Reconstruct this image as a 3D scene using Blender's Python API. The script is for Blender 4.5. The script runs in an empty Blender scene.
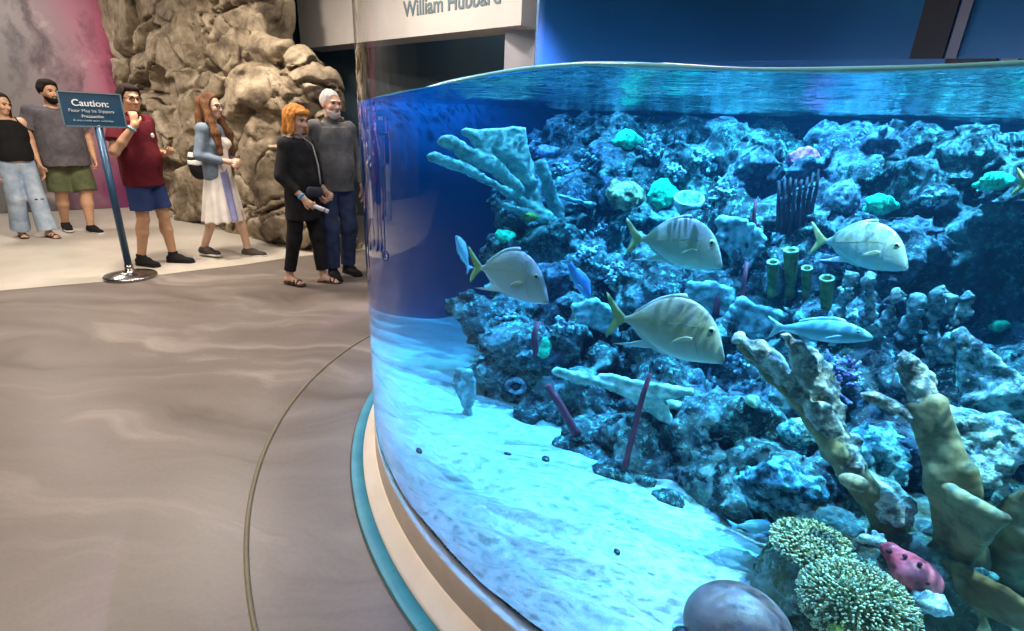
import bpy, math, random
import numpy as np
from mathutils import Vector
random.seed(7); RNG=np.random.default_rng(7)
S=bpy.context.scene; COL=S.collection
PI=math.pi
A=lambda *v: np.array(v,float)
def nrm(v): v=np.asarray(v,float); return v/(np.linalg.norm(v)+1e-12)

# ------------------------------------------------------------------ camera
W,H=1024,631; F=515.16; PITCH=.352; ROLL=.0481; EYE=1.55
E0=A(0,0,EYE)
FW=A(0,math.cos(PITCH),-math.sin(PITCH)); U0=A(0,math.sin(PITCH),math.cos(PITCH)); R0=A(1,0,0)
RT=math.cos(ROLL)*R0+math.sin(ROLL)*U0; UP=-math.sin(ROLL)*R0+math.cos(ROLL)*U0
def ray(px,py):
    d=FW*F+(px-W/2)*RT+(H/2-py)*UP
    return d/math.hypot(d[0],d[1])
def P(px,py,t): return E0+ray(px,py)*t            # world point at horizontal distance t
def at_z(px,py,z):
    d=ray(px,py); return E0+d*((z-EYE)/d[2])
CX,CY=1.418,2.698; RG=2.128; WZ=1.658; SZ=.235; IORW=1.33
def ray_w(px,py):                                   # view ray bent by the water behind the curved acrylic: (point on the acrylic, direction)
    D=nrm(ray(px,py)); a=D[0]**2+D[1]**2; b=-2*(D[0]*CX+D[1]*CY); c=CX*CX+CY*CY-RG*RG
    s=math.sqrt(max(b*b-4*a*c,0)); p=E0+D*((-b-s)/(2*a)); n=A((p[0]-CX)/RG,(p[1]-CY)/RG,0)
    q=-(n@D); e=1/IORW; T=e*D+(e*q-math.sqrt(1-e*e*(1-q*q)))*n
    return p,T/math.hypot(T[0],T[1])
def Pw(px,py,t):                                    # point inside the tank; t is the apparent horizontal distance from the viewer
    p,T=ray_w(px,py); return p+T*((t-math.hypot(p[0],p[1]))*1.45)
def at_zw(px,py,z):
    p,T=ray_w(px,py); return p+T*((z-p[2])/T[2])
cd=bpy.data.cameras.new('camera'); cam=bpy.data.objects.new('camera',cd); COL.objects.link(cam)
from mathutils import Matrix
cam.matrix_world=Matrix(((RT[0],UP[0],-FW[0],0),(RT[1],UP[1],-FW[1],0),(RT[2],UP[2],-FW[2],EYE),(0,0,0,1)))
cd.sensor_fit='HORIZONTAL'; cd.sensor_width=36; cd.lens=F/W*36; cd.clip_start=.05
S.camera=cam

# ------------------------------------------------------------------ tagging / linking
def tag(o,label=None,cat=None,group=None,kind=None):
    if label: o['label']=label
    if cat: o['category']=cat
    if group: o['group']=group
    if kind: o['kind']=kind
    return o
def empty(name,loc=(0,0,0),rz=0,**k):
    o=bpy.data.objects.new(name,None); COL.objects.link(o); o.location=loc; o.rotation_euler=(0,0,rz); o.empty_display_size=.05
    return tag(o,**k)
def mesh_obj(name,V,Fs,m=None,parent=None,smooth=True,**k):
    me=bpy.data.meshes.new(name)
    me.from_pydata([tuple(map(float,v)) for v in V] if not isinstance(V,np.ndarray) else V.tolist(),[],Fs.tolist() if isinstance(Fs,np.ndarray) else Fs)
    if smooth: me.polygons.foreach_set('use_smooth',[True]*len(me.polygons))
    me.update()
    o=bpy.data.objects.new(name,me); COL.objects.link(o)
    if m: me.materials.append(m)
    if parent: o.parent=parent
    return tag(o,**k)
class MB:                                          # mesh builder: gathers several shapes into one mesh
    def __init__(s): s.V=[]; s.F=[]
    def add(s,V,F):
        b=len(s.V); s.V+= [tuple(v) for v in V]; s.F+=[tuple(i+b for i in f) for f in F]; return s
    def box(s,c,size,M=None):
        c=A(*c); h=A(*size)/2; M=np.eye(3) if M is None else M
        V=[c+M@(h*A(x,y,z)) for z in(-1,1) for y in(-1,1) for x in(-1,1)]
        return s.add(V,[(0,2,3,1),(4,5,7,6),(0,1,5,4),(2,6,7,3),(0,4,6,2),(1,3,7,5)])
    def tube(s,pts,rad,n=10,flat=None,cap=True):
        pts=[A(*p) for p in pts]; rad=rad if hasattr(rad,'__len__') else [rad]*len(pts)
        V=[];Fc=[]
        t0=nrm(pts[1]-pts[0]); a=nrm(np.cross(t0,A(0,0,1) if abs(t0[2])<.9 else A(1,0,0)))
        for i,p in enumerate(pts):
            t=nrm(pts[min(i+1,len(pts)-1)]-pts[max(i-1,0)]); a=nrm(a-t*(a@t)); b=np.cross(t,a)
            for k in range(n):
                an=2*PI*k/n; V.append(p+rad[i]*(a*math.cos(an)+b*math.sin(an)*(flat or 1)))
        for i in range(len(pts)-1):
            for k in range(n): Fc.append((i*n+k,i*n+(k+1)%n,(i+1)*n+(k+1)%n,(i+1)*n+k))
        if cap: Fc+= [tuple(range(n))[::-1],tuple((len(pts)-1)*n+k for k in range(n))]
        return s.add(V,Fc)
    def lathe(s,prof,c=(0,0,0),n=48,a0=0,a1=2*PI,closed=False):
        full=abs(a1-a0-2*PI)<1e-6; m=n if full else n+1; L=len(prof); V=[];Fc=[]
        for k in range(m):
            an=a0+(a1-a0)*k/n
            for r,z in prof: V.append((c[0]+r*math.cos(an),c[1]+r*math.sin(an),c[2]+z))
        for k in range(n):
            k2=(k+1)%m
            for i in range(L if closed else L-1):
                j=(i+1)%L; Fc.append((k*L+i,k2*L+i,k2*L+j,k*L+j))
        if closed and not full: Fc+=[tuple(range(L)),tuple((m-1)*L+i for i in range(L))[::-1]]
        return s.add(V,Fc)
    def build(s,name,m,parent=None,smooth=True,**k): return mesh_obj(name,s.V,s.F,m,parent,smooth,**k)
def sphere(c,r,n=12,m=8,R=None):
    r=A(*r) if hasattr(r,'__len__') else A(r,r,r); c=A(*c); R=np.eye(3) if R is None else R
    V=[c+R@(r*A(0,0,1))];Fc=[]
    for i in range(1,m):
        th=PI*i/m
        for k in range(n): V.append(c+R@(r*A(math.sin(th)*math.cos(2*PI*k/n),math.sin(th)*math.sin(2*PI*k/n),math.cos(th))))
    V.append(c-R@(r*A(0,0,1)))
    for k in range(n):
        Fc.append((0,1+k,1+(k+1)%n)); Fc.append((len(V)-1,len(V)-1-n+(k+1)%n,len(V)-1-n+k))
    for i in range(m-2):
        for k in range(n): Fc.append((1+i*n+k,1+(i+1)*n+k,1+(i+1)*n+(k+1)%n,1+i*n+(k+1)%n))
    return V,Fc

# ------------------------------------------------------------------ noise
def _h(i,j,k,seed):
    n=(i*374761393+j*668265263+k*2147483647+seed*974634777)&0xffffffff
    n=((n^(n>>13))*1274126177)&0xffffffff; n=n^(n>>16)
    return (n&0xffff)/65535.
def vnoise(p,seed=0):
    p=np.asarray(p); i=np.floor(p).astype(np.int64); f=p-i; f=f*f*f*(f*(f*6-15)+10)
    r=0
    for dx in(0,1):
        wx=f[:,0] if dx else 1-f[:,0]
        for dy in(0,1):
            wy=f[:,1] if dy else 1-f[:,1]
            for dz in(0,1):
                wz=f[:,2] if dz else 1-f[:,2]
                r=r+wx*wy*wz*_h(i[:,0]+dx,i[:,1]+dy,i[:,2]+dz,seed)
    return r*2-1
def fbm(p,oct=4,seed=0,gain=.5):
    r=0;a=1
    for o in range(oct): r=r+a*vnoise(p*2**o+17.3*o,seed+o); a*=gain
    return r
def worley(p,seed=0):
    i=np.floor(p).astype(np.int64); f1=np.full(len(p),9.); f2=f1.copy()
    for dx in(-1,0,1):
        for dy in(-1,0,1):
            for dz in(-1,0,1):
                c=i+A(dx,dy,dz).astype(np.int64)
                q=c+np.stack([_h(c[:,0],c[:,1],c[:,2],seed+s) for s in(1,2,3)],1)
                d=np.linalg.norm(q-p,axis=1); m=d<f1
                f2=np.where(m,f1,np.minimum(f2,d)); f1=np.where(m,d,f1)
    return f1,f2

def facets(p,seed=0):
    """cell noise whose every cell is a tilted plane: (edge distance, plane height)"""
    i=np.floor(p).astype(np.int64); f1=np.full(len(p),9.); f2=f1.copy(); hh=np.zeros(len(p))
    for dx in(-1,0,1):
        for dy in(-1,0,1):
            for dz in(-1,0,1):
                c=i+A(dx,dy,dz).astype(np.int64); r=[_h(c[:,0],c[:,1],c[:,2],seed+s) for s in range(1,7)]
                v=p-(c+np.stack(r[:3],1)); d=np.linalg.norm(v,axis=1); m=d<f1
                g=(r[3]-.5)*v[:,0]+(r[4]-.5)*v[:,2]+(r[5]-.5)*.9
                hh=np.where(m,g,hh); f2=np.where(m,f1,np.minimum(f2,d)); f1=np.where(m,d,f1)
    return f2-f1,hh
# ------------------------------------------------------------------ signed distance modelling
class Field:
    def __init__(s,lo,hi,h):
        s.o=A(*lo); s.h=h; s.n=tuple(int(math.ceil(v/h))+1 for v in (A(*hi)-s.o)); s.f=np.full(s.n,1.,np.float32)
    def window(s,lo,hi):
        a=np.maximum(np.floor((lo-s.o)/s.h).astype(int),0); b=np.minimum(np.ceil((hi-s.o)/s.h).astype(int)+1,s.n)
        if (b<=a).any(): return None
        ax=[(s.o[i]+s.h*np.arange(a[i],b[i])).astype(np.float32) for i in range(3)]
        X=np.stack(np.meshgrid(*ax,indexing='ij'),-1)
        return tuple(slice(a[i],b[i]) for i in range(3)),X
    def put(s,fn,lo,hi,k=.02,clip=None,sub=False):
        w=s.window(np.asarray(lo)-k-2*s.h,np.asarray(hi)+k+2*s.h)
        if w is None: return
        sl,X=w; d=fn(X).astype(np.float32)
        for (o,n) in clip or (): d=np.maximum(d,(X-A(*o).astype(np.float32))@nrm(n).astype(np.float32))
        g=s.f[sl]
        if sub:
            hh=np.maximum(k-np.abs(g+d),0)/k if k>0 else 0
            s.f[sl]=np.maximum(g,-d)+hh*hh*k*.25
        else:
            hh=np.maximum(k-np.abs(g-d),0)/k if k>0 else 0
            s.f[sl]=np.minimum(g,d)-hh*hh*k*.25
    def cap(s,a,b,ra,rb=None,k=.02,flat=None,clip=None,sub=False):
        a=A(*a);b=A(*b); rb=ra if rb is None else rb; ab=b-a; L2=ab@ab+1e-12
        if flat is not None: fn_,ff=nrm(flat[0]),flat[1]
        def fn(X):
            v=X-a; t=np.clip((v@ab)/L2,0,1); v=v-t[...,None]*ab
            if flat is not None: v=v+fn_*((v@fn_)*(1/ff-1))[...,None]
            d=np.linalg.norm(v,axis=-1)-(ra+(rb-ra)*t)
            return d*(ff if flat is not None else 1)
        m=max(ra,rb); s.put(fn,np.minimum(a,b)-m,np.maximum(a,b)+m,k,clip,sub)
    def ell(s,c,r,k=.02,R=None,clip=None,sub=False):
        c=A(*c); r=A(*r) if hasattr(r,'__len__') else A(r,r,r)
        def fn(X):
            v=X-c
            if R is not None: v=v@R
            k0=np.linalg.norm(v/r,axis=-1); k1=np.linalg.norm(v/(r*r),axis=-1)+1e-9
            return k0*(k0-1)/k1
        m=r.max(); s.put(fn,c-m,c+m,k,clip,sub)
    def tri(s,a,b,c,th,k=.01,clip=None):
        a=A(*a);b=A(*b);c=A(*c); n=nrm(np.cross(b-a,c-a))
        def fn(X):
            d=None; ins=None
            for p,q in((a,b),(b,c),(c,a)):
                e=q-p; v=X-p; t=np.clip((v@e)/(e@e),0,1); dd=np.linalg.norm(v-t[...,None]*e,axis=-1)
                sg=(v@np.cross(n,e))>0
                d=dd if d is None else np.minimum(d,dd); ins=sg if ins is None else ins&sg
            return np.where(ins,np.abs((X-a)@n),d)-th
        P_=np.stack([a,b,c]); s.put(fn,P_.min(0)-th,P_.max(0)+th,k,clip)
    def noise(s,fn,band):
        m=np.abs(s.f)<band; I=np.argwhere(m)
        if len(I): s.f[m]+=fn(s.o+I*s.h).astype(np.float32)
    def mesh(s):
        f=s.f.copy(); f[0]=f[-1]=1; f[:,0]=f[:,-1]=1; f[:,:,0]=f[:,:,-1]=1
        sg=f<0; n=sg.shape; c=np.zeros(tuple(k-1 for k in n),np.uint8)
        cor=[(x,y,z) for x in(0,1) for y in(0,1) for z in(0,1)]
        for x,y,z in cor: c+=sg[x:n[0]-1+x,y:n[1]-1+y,z:n[2]-1+z]
        act=(c>0)&(c<8); I=np.argwhere(act); ids=np.full(act.shape,-1,np.int64); ids[act]=np.arange(len(I))
        acc=np.zeros((len(I),3)); cnt=np.zeros(len(I))
        for a in cor:
            for ax in range(3):
                if a[ax]: continue
                b=list(a); b[ax]=1
                fa=f[I[:,0]+a[0],I[:,1]+a[1],I[:,2]+a[2]]; fb=f[I[:,0]+b[0],I[:,1]+b[1],I[:,2]+b[2]]
                m=(fa<0)!=(fb<0); t=np.where(m,fa/np.where(m,fa-fb,1),0)
                p=np.zeros((len(I),3)); p[:]=a; p[:,ax]+=t
                acc[m]+=p[m]; cnt[m]+=1
        V=(I+acc/np.maximum(cnt,1)[:,None])*s.h+s.o
        Q=[]
        for ax in range(3):
            o1,o2=(ax+1)%3,(ax+2)%3
            sl0=[slice(None)]*3; sl1=[slice(None)]*3; sl0[ax]=slice(0,-1); sl1[ax]=slice(1,None)
            d=sg[tuple(sl0)]!=sg[tuple(sl1)]; J=np.argwhere(d)
            J=J[(J[:,o1]>0)&(J[:,o2]>0)&(J[:,o1]<n[o1]-1)&(J[:,o2]<n[o2]-1)]
            if not len(J): continue
            e1=np.zeros(3,int);e1[o1]=1;e2=np.zeros(3,int);e2[o2]=1
            q=[ids[tuple((J-x).T)] for x in(e1+e2,e2,0*e1,e1)]
            q=np.stack(q,1); fl=~sg[tuple(J.T)]; q[fl]=q[fl][:,::-1]; Q.append(q)
        return V,np.concatenate(Q)
    def build(s,name,m,parent=None,scale=1.,off=(0,0,0),**k):
        V,Q=s.mesh(); return mesh_obj(name,V*scale-A(*off),Q,m,parent,**k)
    def sample(s,p):
        i=np.round((np.asarray(p)-s.o)/s.h).astype(int)
        if (i<0).any() or (i>=s.n).any(): return 1.
        return float(s.f[tuple(i)])

# ------------------------------------------------------------------ materials
def nodes(name):
    m=bpy.data.materials.new(name); m.use_nodes=True; nt=m.node_tree; nt.nodes.clear()
    out=nt.nodes.new('ShaderNodeOutputMaterial')
    def N(t,**kw):
        n=nt.nodes.new('ShaderNode'+t)
        for k,v in kw.items():
            if k.startswith('_'): setattr(n,k[1:],v)
            else:
                if isinstance(v,bpy.types.Node): v=v.outputs[0]
                key=int(k[1:]) if k[0]=='i' and k[1:].isdigit() else k.replace('__',' ')
                if hasattr(v,'bl_idname') or isinstance(v,bpy.types.NodeSocket): nt.links.new(v,n.inputs[key])
                else: n.inputs[key].default_value=v
        return n
    return m,N,out,nt
def c4(c): return (*c[:3],1)
def ramp(N,fac,stops,interp='LINEAR'):
    r=N('ValToRGB',Fac=fac); r.color_ramp.interpolation=interp; e=r.color_ramp.elements
    while len(e)<len(stops): e.new(.5)
    for el,(p,c) in zip(e,stops): el.position=p; el.color=c4(c) if hasattr(c,'__len__') else (c,c,c,1)
    return r.outputs[0]
def coords(N,scale=(1,1,1),kind='Object'):
    tc=N('TexCoord'); mp=N('Mapping',Vector=tc.outputs[kind],Scale=scale); return mp.outputs[0]
def mat(name,stops,scale=8,detail=4,rough=.6,metal=0,bump=0,bscale=None,stretch=(1,1,1),spec=.5,voro=None,sss=0,coat=0,dist=0,nrough=.55):
    """principled surface with a noise-mixed colour; stops: colour or list of (pos,colour)"""
    m,N,out,nt=nodes(name)
    if not isinstance(stops,list): stops=[(.3,tuple(x*.86 for x in stops)),(.7,tuple(min(1,x*1.08) for x in stops))]
    v=coords(N,stretch)
    nz=N('TexNoise',Vector=v,Scale=scale,Detail=detail,Roughness=nrough,Distortion=dist)
    c=ramp(N,nz.outputs[0],stops)
    if voro:                                     # voro=(scale,colour,threshold): scattered spots of another colour
        vo=N('TexVoronoi',Vector=v,Scale=voro[0]); f=ramp(N,vo.outputs['Distance'],[(voro[2],1.),(voro[2]+.12,0.)])
        c=N('MixRGB',Fac=f,Color1=c,Color2=c4(voro[1])).outputs[0]
    b=N('BsdfPrincipled',**{'Base__Color':c,'Roughness':rough,'Metallic':metal,'Specular__IOR__Level':spec})
    if sss: b.inputs['Subsurface Weight'].default_value=sss; b.inputs['Subsurface Radius'].default_value=(.02,.01,.006)
    if coat: b.inputs['Coat Weight'].default_value=coat; b.inputs['Coat Roughness'].default_value=.08
    if bump:
        n2=N('TexNoise',Vector=v,Scale=bscale or scale*4,Detail=5,Roughness=.6)
        bp=N('Bump',Strength=bump,Distance=.02,Height=n2.outputs[0]); nt.links.new(bp.outputs[0],b.inputs['Normal'])
    nt.links.new(b.outputs[0],out.inputs[0]); return m

S.view_settings.view_transform='Standard'; S.view_settings.look='None'; S.view_settings.gamma=1; S.view_settings.exposure=0; S.view_settings.use_curve_mapping=False
# ================================================================== THE ROOM
C3=A(CX,CY,0)
def floor_mat():
    m,N,out,nt=nodes('polished grey brown floor')
    v=coords(N)
    w=N('TexNoise',Vector=v,Scale=.9,Detail=3,Roughness=.5)
    mp=N('Mapping',Vector=N('VectorMath',i0=v,i1=N('VectorMath',_operation='SCALE',i0=w.outputs['Color'],Scale=.9).outputs[0]).outputs[0],Rotation=(0,0,-.25),Scale=(.55,2.3,1))
    n1=N('TexNoise',Vector=mp.outputs[0],Scale=1.15,Detail=6,Roughness=.56,Distortion=.7)
    n2=N('TexNoise',Vector=v,Scale=60,Detail=2)
    c=ramp(N,n1.outputs[0],[(.28,(.10,.084,.073)),(.42,(.15,.127,.112)),(.56,(.18,.153,.136)),(.70,(.275,.24,.215))])
    c=N('MixRGB',_blend_type='MULTIPLY',Fac=.18,Color1=c,Color2=ramp(N,n2.outputs[0],[(.3,.55),(.6,1.)])).outputs[0]
    r=ramp(N,n1.outputs[0],[(.3,.33),(.7,.45)])
    b=N('BsdfPrincipled',Base__Color=c,Roughness=r,Specular__IOR__Level=.35)
    nt.links.new(b.outputs[0],out.inputs[0]); return m
M_floor=floor_mat()
M_cream=mat('cream terrazzo',[(.3,(.46,.42,.355)),(.7,(.54,.50,.43))],scale=3,rough=.4,bump=.02,voro=(90,(.45,.42,.38),.1))
V=[(-14,-6,0),(9,-6,0),(9,14,0),(-14,14,0)]
def slab(name,x0,x1,y0,y1,z0,z1,m,**k):
    return MB().box(((x0+x1)/2,(y0+y1)/2,(z0+z1)/2),(x1-x0,y1-y0,z1-z0)).build(name,m,smooth=False,**k)
slab('floor',-13,8,-5,13,-.2,0,M_floor,kind='structure')
# the pale terrazzo area of the floor: a thin inlay whose front edge is the curve in the photo
edge=[at_z(px,py,0)[:2] for px,py in((-260,306),(-120,300),(0,291),(50,286.5),(103,282),(164,274.5),(205,269.5),(243,265),(292,257.5))]
edge+= [A(-1.75,6.5)]
poly=edge+[A(-6.1,8.9),A(-12.5,12.8),A(-12.9,5)]
n=len(poly)
mesh_obj('floor_cream_area',[(*p,.004) for p in poly]+[(*p,-.05) for p in poly],[tuple(range(n))]+[(i,(i+1)%n,n+(i+1)%n,n+i) for i in range(n)],M_cream,smooth=False,kind='structure')
# groove in the floor around the tank, and the tank kerb
M_groove=mat('groove strip',(.17,.145,.085),scale=30,rough=.6)
MB().lathe([(2.652,.0),(2.652,.006),(2.661,.009),(2.67,.006),(2.67,.0)],(CX,CY,0),n=220).build('trim_1',M_groove,kind='structure')
M_teal=mat('teal paint',[(.3,(.02,.19,.25)),(.6,(.035,.25,.31))],scale=9,rough=.5,bump=.05,voro=(24,(.03,.16,.2),.06))
M_kerb=mat('cream kerb',[(.3,(.74,.65,.55)),(.7,(.84,.76,.66))],scale=6,rough=.55,bump=.04)
M_riser=mat('tan kerb riser',[(.3,(.52,.43,.36)),(.7,(.62,.52,.44))],scale=8,rough=.5,bump=.03)
M_joint=mat('dark floor joint',(.09,.075,.06),scale=40,rough=.8)
MB().lathe([(2.252,.0),(2.252,.004),(2.246,.004),(2.246,.0)],(CX,CY,0),n=220).build('trim_2',M_joint,kind='structure')
MB().lathe([(2.246,-.01),(2.246,.011),(2.242,.014),(2.19,.014),(2.19,-.01)],(CX,CY,0),n=220).build('trim_3',M_teal,kind='structure')
MB().lathe([(2.19,-.01),(2.19,.024),(2.184,.031),(2.137,.085),(2.130,.09),(2.1,.09)],(CX,CY,0),n=220).build('trim_4',M_kerb,kind='structure')
MB().lathe([(2.13,.07),(2.13,.205),(2.124,.215),(2.05,.215)],(CX,CY,0),n=220).build('trim_5',M_riser,kind='structure')

# walls out of frame and ceiling: a dim, dark-painted hall
M_dark=mat('dark hall paint',(.06,.065,.08),scale=3,rough=.8)
M_grey=mat('grey hall paint',(.16,.15,.15),scale=3,rough=.8)
M_navy=mat('navy paint',[(.3,(.006,.016,.032)),(.7,(.010,.026,.05))],scale=2,rough=.6)
M_soffit=mat('white soffit paint',[(.3,(.60,.565,.53)),(.7,(.68,.64,.61))],scale=2,rough=.6)
slab('ceiling',-13,8,-5,13,3.75,3.95,M_dark,kind='structure')
slab('wall_right',7.8,8,-5,13,0,3.75,M_dark,kind='structure')
slab('wall_rear',-13,8,-5,-4.8,0,3.75,M_grey,kind='structure')
slab('wall_back',-13,8,12.8,13,0,3.75,M_navy,kind='structure')
slab('wall_left',-13,-12.8,-5,13,0,3.75,M_grey,kind='structure')

# painted mural wall at far left
def mural_mat():
    m,N,out,nt=nodes('watercolour mural')
    v=coords(N)                                   # object space: x along wall (metres), z up
    w=N('TexNoise',Vector=v,Scale=1.1,Detail=5,Roughness=.6)
    wv=N('VectorMath',i0=v,i1=N('VectorMath',_operation='SCALE',i0=w.outputs['Color'],Scale=.7).outputs[0]).outputs[0]
    sx=N('SeparateXYZ',Vector=wv)
    f=N('MapRange',Value=sx.outputs[0],i1=.15,i2=2.1)
    base=ramp(N,f.outputs[0],[(0,(.42,.055,.12)),(.18,(.40,.075,.15)),(.36,(.40,.17,.23)),(.52,(.27,.19,.21)),(.72,(.20,.18,.18)),(1,(.13,.135,.135))])
    st=N('Mapping',Vector=wv,Rotation=(0,.5,0),Scale=(1.6,1,.6))
    n2=N('TexNoise',Vector=st.outputs[0],Scale=2.0,Detail=6,Roughness=.62)
    c=N('MixRGB',_blend_type='MULTIPLY',Fac=.75,Color1=base,Color2=ramp(N,n2.outputs[0],[(.38,(.25,.21,.28)),(.54,(1.1,1.1,1.1))])).outputs[0]
    n3=N('TexNoise',Vector=v,Scale=2.6,Detail=4)
    c=N('MixRGB',Fac=ramp(N,n3.outputs[0],[(.60,0.),(.72,.75)]),Color1=c,Color2=c4((.52,.42,.40))).outputs[0]
    # magenta wash low on the right
    lo=N('MapRange',Value=N('SeparateXYZ',Vector=wv).outputs[2],i1=1.5,i2=.7)
    rt=N('MapRange',Value=sx.outputs[0],i1=1.7,i2=.7)
    c=N('MixRGB',Fac=N('Math',_operation='MULTIPLY',i0=lo.outputs[0],i1=rt.outputs[0]).outputs[0],Color1=c,Color2=c4((.20,.03,.12))).outputs[0]
    b=N('BsdfPrincipled',Base__Color=c,Roughness=.6); nt.links.new(b.outputs[0],out.inputs[0]); return m
M_mural=mural_mat()
mw=MB().box((2.0,-.06,1.88),(5.2,.12,3.74)).build('wall_mural',M_mural,smooth=False,kind='structure')
mw.location=(-6.15,8.72,0); mw.rotation_euler=(0,0,math.atan2(-.65,-.76))

# artificial rock wall
def rock_mat():
    m,N,out,nt=nodes('sculpted tan rock')
    v=coords(N)
    n1=N('TexNoise',Vector=v,Scale=1.5,Detail=8,Roughness=.66,Distortion=.6)
    c=ramp(N,n1.outputs[0],[(.32,(.08,.06,.042)),(.42,(.22,.175,.12)),(.53,(.36,.295,.205)),(.63,(.46,.385,.28)),(.76,(.34,.31,.23))])
    n2=N('TexNoise',Vector=v,Scale=5,Detail=6,Roughness=.7)
    c=N('MixRGB',_blend_type='MULTIPLY',Fac=.75,Color1=c,Color2=ramp(N,n2.outputs[0],[(.36,(.30,.26,.22)),(.55,(1,1,1))])).outputs[0]
    b=N('BsdfPrincipled',Base__Color=c,Roughness=.75,Specular__IOR__Level=.3)
    n3=N('TexNoise',Vector=v,Scale=11,Detail=8,Roughness=.7)
    bp=N('Bump',Strength=.7,Distance=.04,Height=n3.outputs[0]); nt.links.new(bp.outputs[0],b.inputs['Normal'])
    nt.links.new(b.outputs[0],out.inputs[0]); return m
M_rock=rock_mat()
def rock_wall():
    # local frame: x along wall from its right end towards the left, y out of the wall, z up
    fl=Field((-1.0,-.75,-.05),(5.2,.75,3.74),.022)
    box=lambda c,h,r: (lambda X: (lambda q: np.linalg.norm(np.maximum(q,0),axis=-1)+np.minimum(q.max(-1),0)-r)(np.abs(X-A(*c))-A(*h)+r))
    def bx(c,h,r,k,clip=None): fl.put(box(c,h,r),A(*c)-A(*h),A(*c)+A(*h),k,clip)
    bx((2.93,-.34,1.9),(1.72,.42,2.1),.15,.1)             # tall wall
    fl.ell((3.4,-.08,1.0),(1.5,.30,1.3),.3); fl.ell((2.2,-.08,2.3),(1.2,.28,1.2),.3); fl.ell((3.5,-.12,2.7),(1.0,.30,1.0),.3)
    fl.ell((.95,-.06,1.15),(.80,.42,1.28),.2); fl.ell((.50,-.10,1.66),(.52,.38,.74),.15); fl.ell((.22,-.14,.7),(.40,.40,1.0),.15)
    fl.ell((1.7,-.02,.6),(1.0,.32,.9),.25); fl.ell((.5,.1,.3),(.6,.28,.4),.2)
    bx((2.45,.06,.12),(2.45,.12,.2),.08,.12)                # foot of the wall
    def nz(p):
        q=p+.20*np.stack([fbm(p*1.3,4,s) for s in(31,47,59)],1)
        an=.70; R=np.array([[math.cos(an),0,-math.sin(an)],[0,1,0],[math.sin(an),0,math.cos(an)]])
        e1,h1=facets((q@R.T)*A(.85,.4,1.5),3); e2,h2=facets((q@R.T)*A(1.9,.8,3.1)+9,8)
        msk=np.clip(fbm(p*1.1,2,77)+.35,0,1)
        crack=.24*np.exp(-(e1/.055)**2)*(.6+.4*msk); cr2=.12*msk*np.exp(-(e2/.065)**2)
        pit=.40*np.clip(fbm(q*A(1.4,.6,2.2)+5,3,91)-.33,0,1)
        return crack+cr2+.17*h1+.07*h2+pit+.02*fbm(p*2.2,3,12)+.010*fbm(p*9,4,18)
    fl.noise(nz,.32)
    # cut back to a clean left edge beside the mural
    o=fl.build('wall_rock',M_rock,kind='structure')
    o.location=(-2.25,6.18,0)
    ang=math.atan2(.533,-.846)
    # x axis -> (-.846,.533), y axis must point towards the hall (-.533,-.846)
    o.rotation_euler=(0,0,ang)
    return o
rock_wall()
# white soffit with the donor's name, its post, and the dark opening below
def P2(px,py,t): return P(px,py,t)
zb=2.49
def at_h(px,py,z): r=ray(px,py); return E0+r*((z-EYE)/r[2])
q0=at_h(396,38.5,zb); s1=at_h(521,25,zb); s0=q0+(q0-s1)*1.15*A(1,1,0)
d=nrm((s1-s0)*A(1,1,0)); nn=A(d[1],-d[0],0)                # nn points to the camera side
if nn@(E0-s0)<0: nn=-nn
Lw=np.linalg.norm((s1-s0)[:2])
sof=empty('soffit_panel',(s0[0],s0[1],0),math.atan2(d[1],d[0]),label='white soffit fascia carrying the grey donor lettering, behind the tank',cat='sign')
def rounded_slab(L,z0,z1,dep,r):
    out=[(0,z1)]+[(0,z0)]+[(L-.001,z0)]+[(L,z0+.02),(L,z1)]
    return out
prof=rounded_slab(Lw,zb,3.74,.3,.1); n=len(prof)
mesh_obj('panel',[(x,0,z) for x,z in prof]+[(x,.35,z) for x,z in prof],[tuple(range(n)),tuple(range(n,2*n))[::-1]]+[(i,n+i,n+(i+1)%n,(i+1)%n) for i in range(n)],M_soffit,sof,smooth=False)
def text_mesh(name,s,size,m,parent,loc,rot,bold=0,depth=.004,align='LEFT'):
    cu=bpy.data.curves.new(name,'FONT'); cu.body=s; cu.size=size; cu.extrude=depth; cu.offset=bold; cu.align_x=align
    t=bpy.data.objects.new(name,cu); COL.objects.link(t)
    dg=bpy.context.evaluated_depsgraph_get(); me=bpy.data.meshes.new_from_object(t.evaluated_get(dg)); bpy.data.objects.remove(t)
    o=bpy.data.objects.new(name,me); COL.objects.link(o); me.materials.clear(); me.materials.append(m); o.parent=parent; o.location=loc; o.rotation_euler=rot; return o
M_letter=mat('grey blue letters',(.15,.21,.25),scale=5,rough=.5)
def on_fascia(px,py):
    r=ray(px,py); k=((s0-E0)@nn)/(r@nn); q=E0+r*k; return (q-s0)@d,q[2]
tx,tz=on_fascia(404,17)
text_mesh('lettering','William Hubbard',.225,M_letter,sof,(tx,-.004,tz),(PI/2,0,0),bold=.004)
# post
pp=P(505,40,6.05); pq=P(537,40,6.05)
M_post=mat('white post paint',(.66,.64,.66),scale=3,rough=.6)
pw=np.linalg.norm(pq-pp)
MB().box((0,.12,1.87),(pw,.24,3.74)).build('trim_6',M_post,smooth=False,kind='structure')
o=bpy.data.objects['trim_6']; o.location=(*((pp+pq)/2)[:2],0); o.rotation_euler=(0,0,.02)
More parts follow.
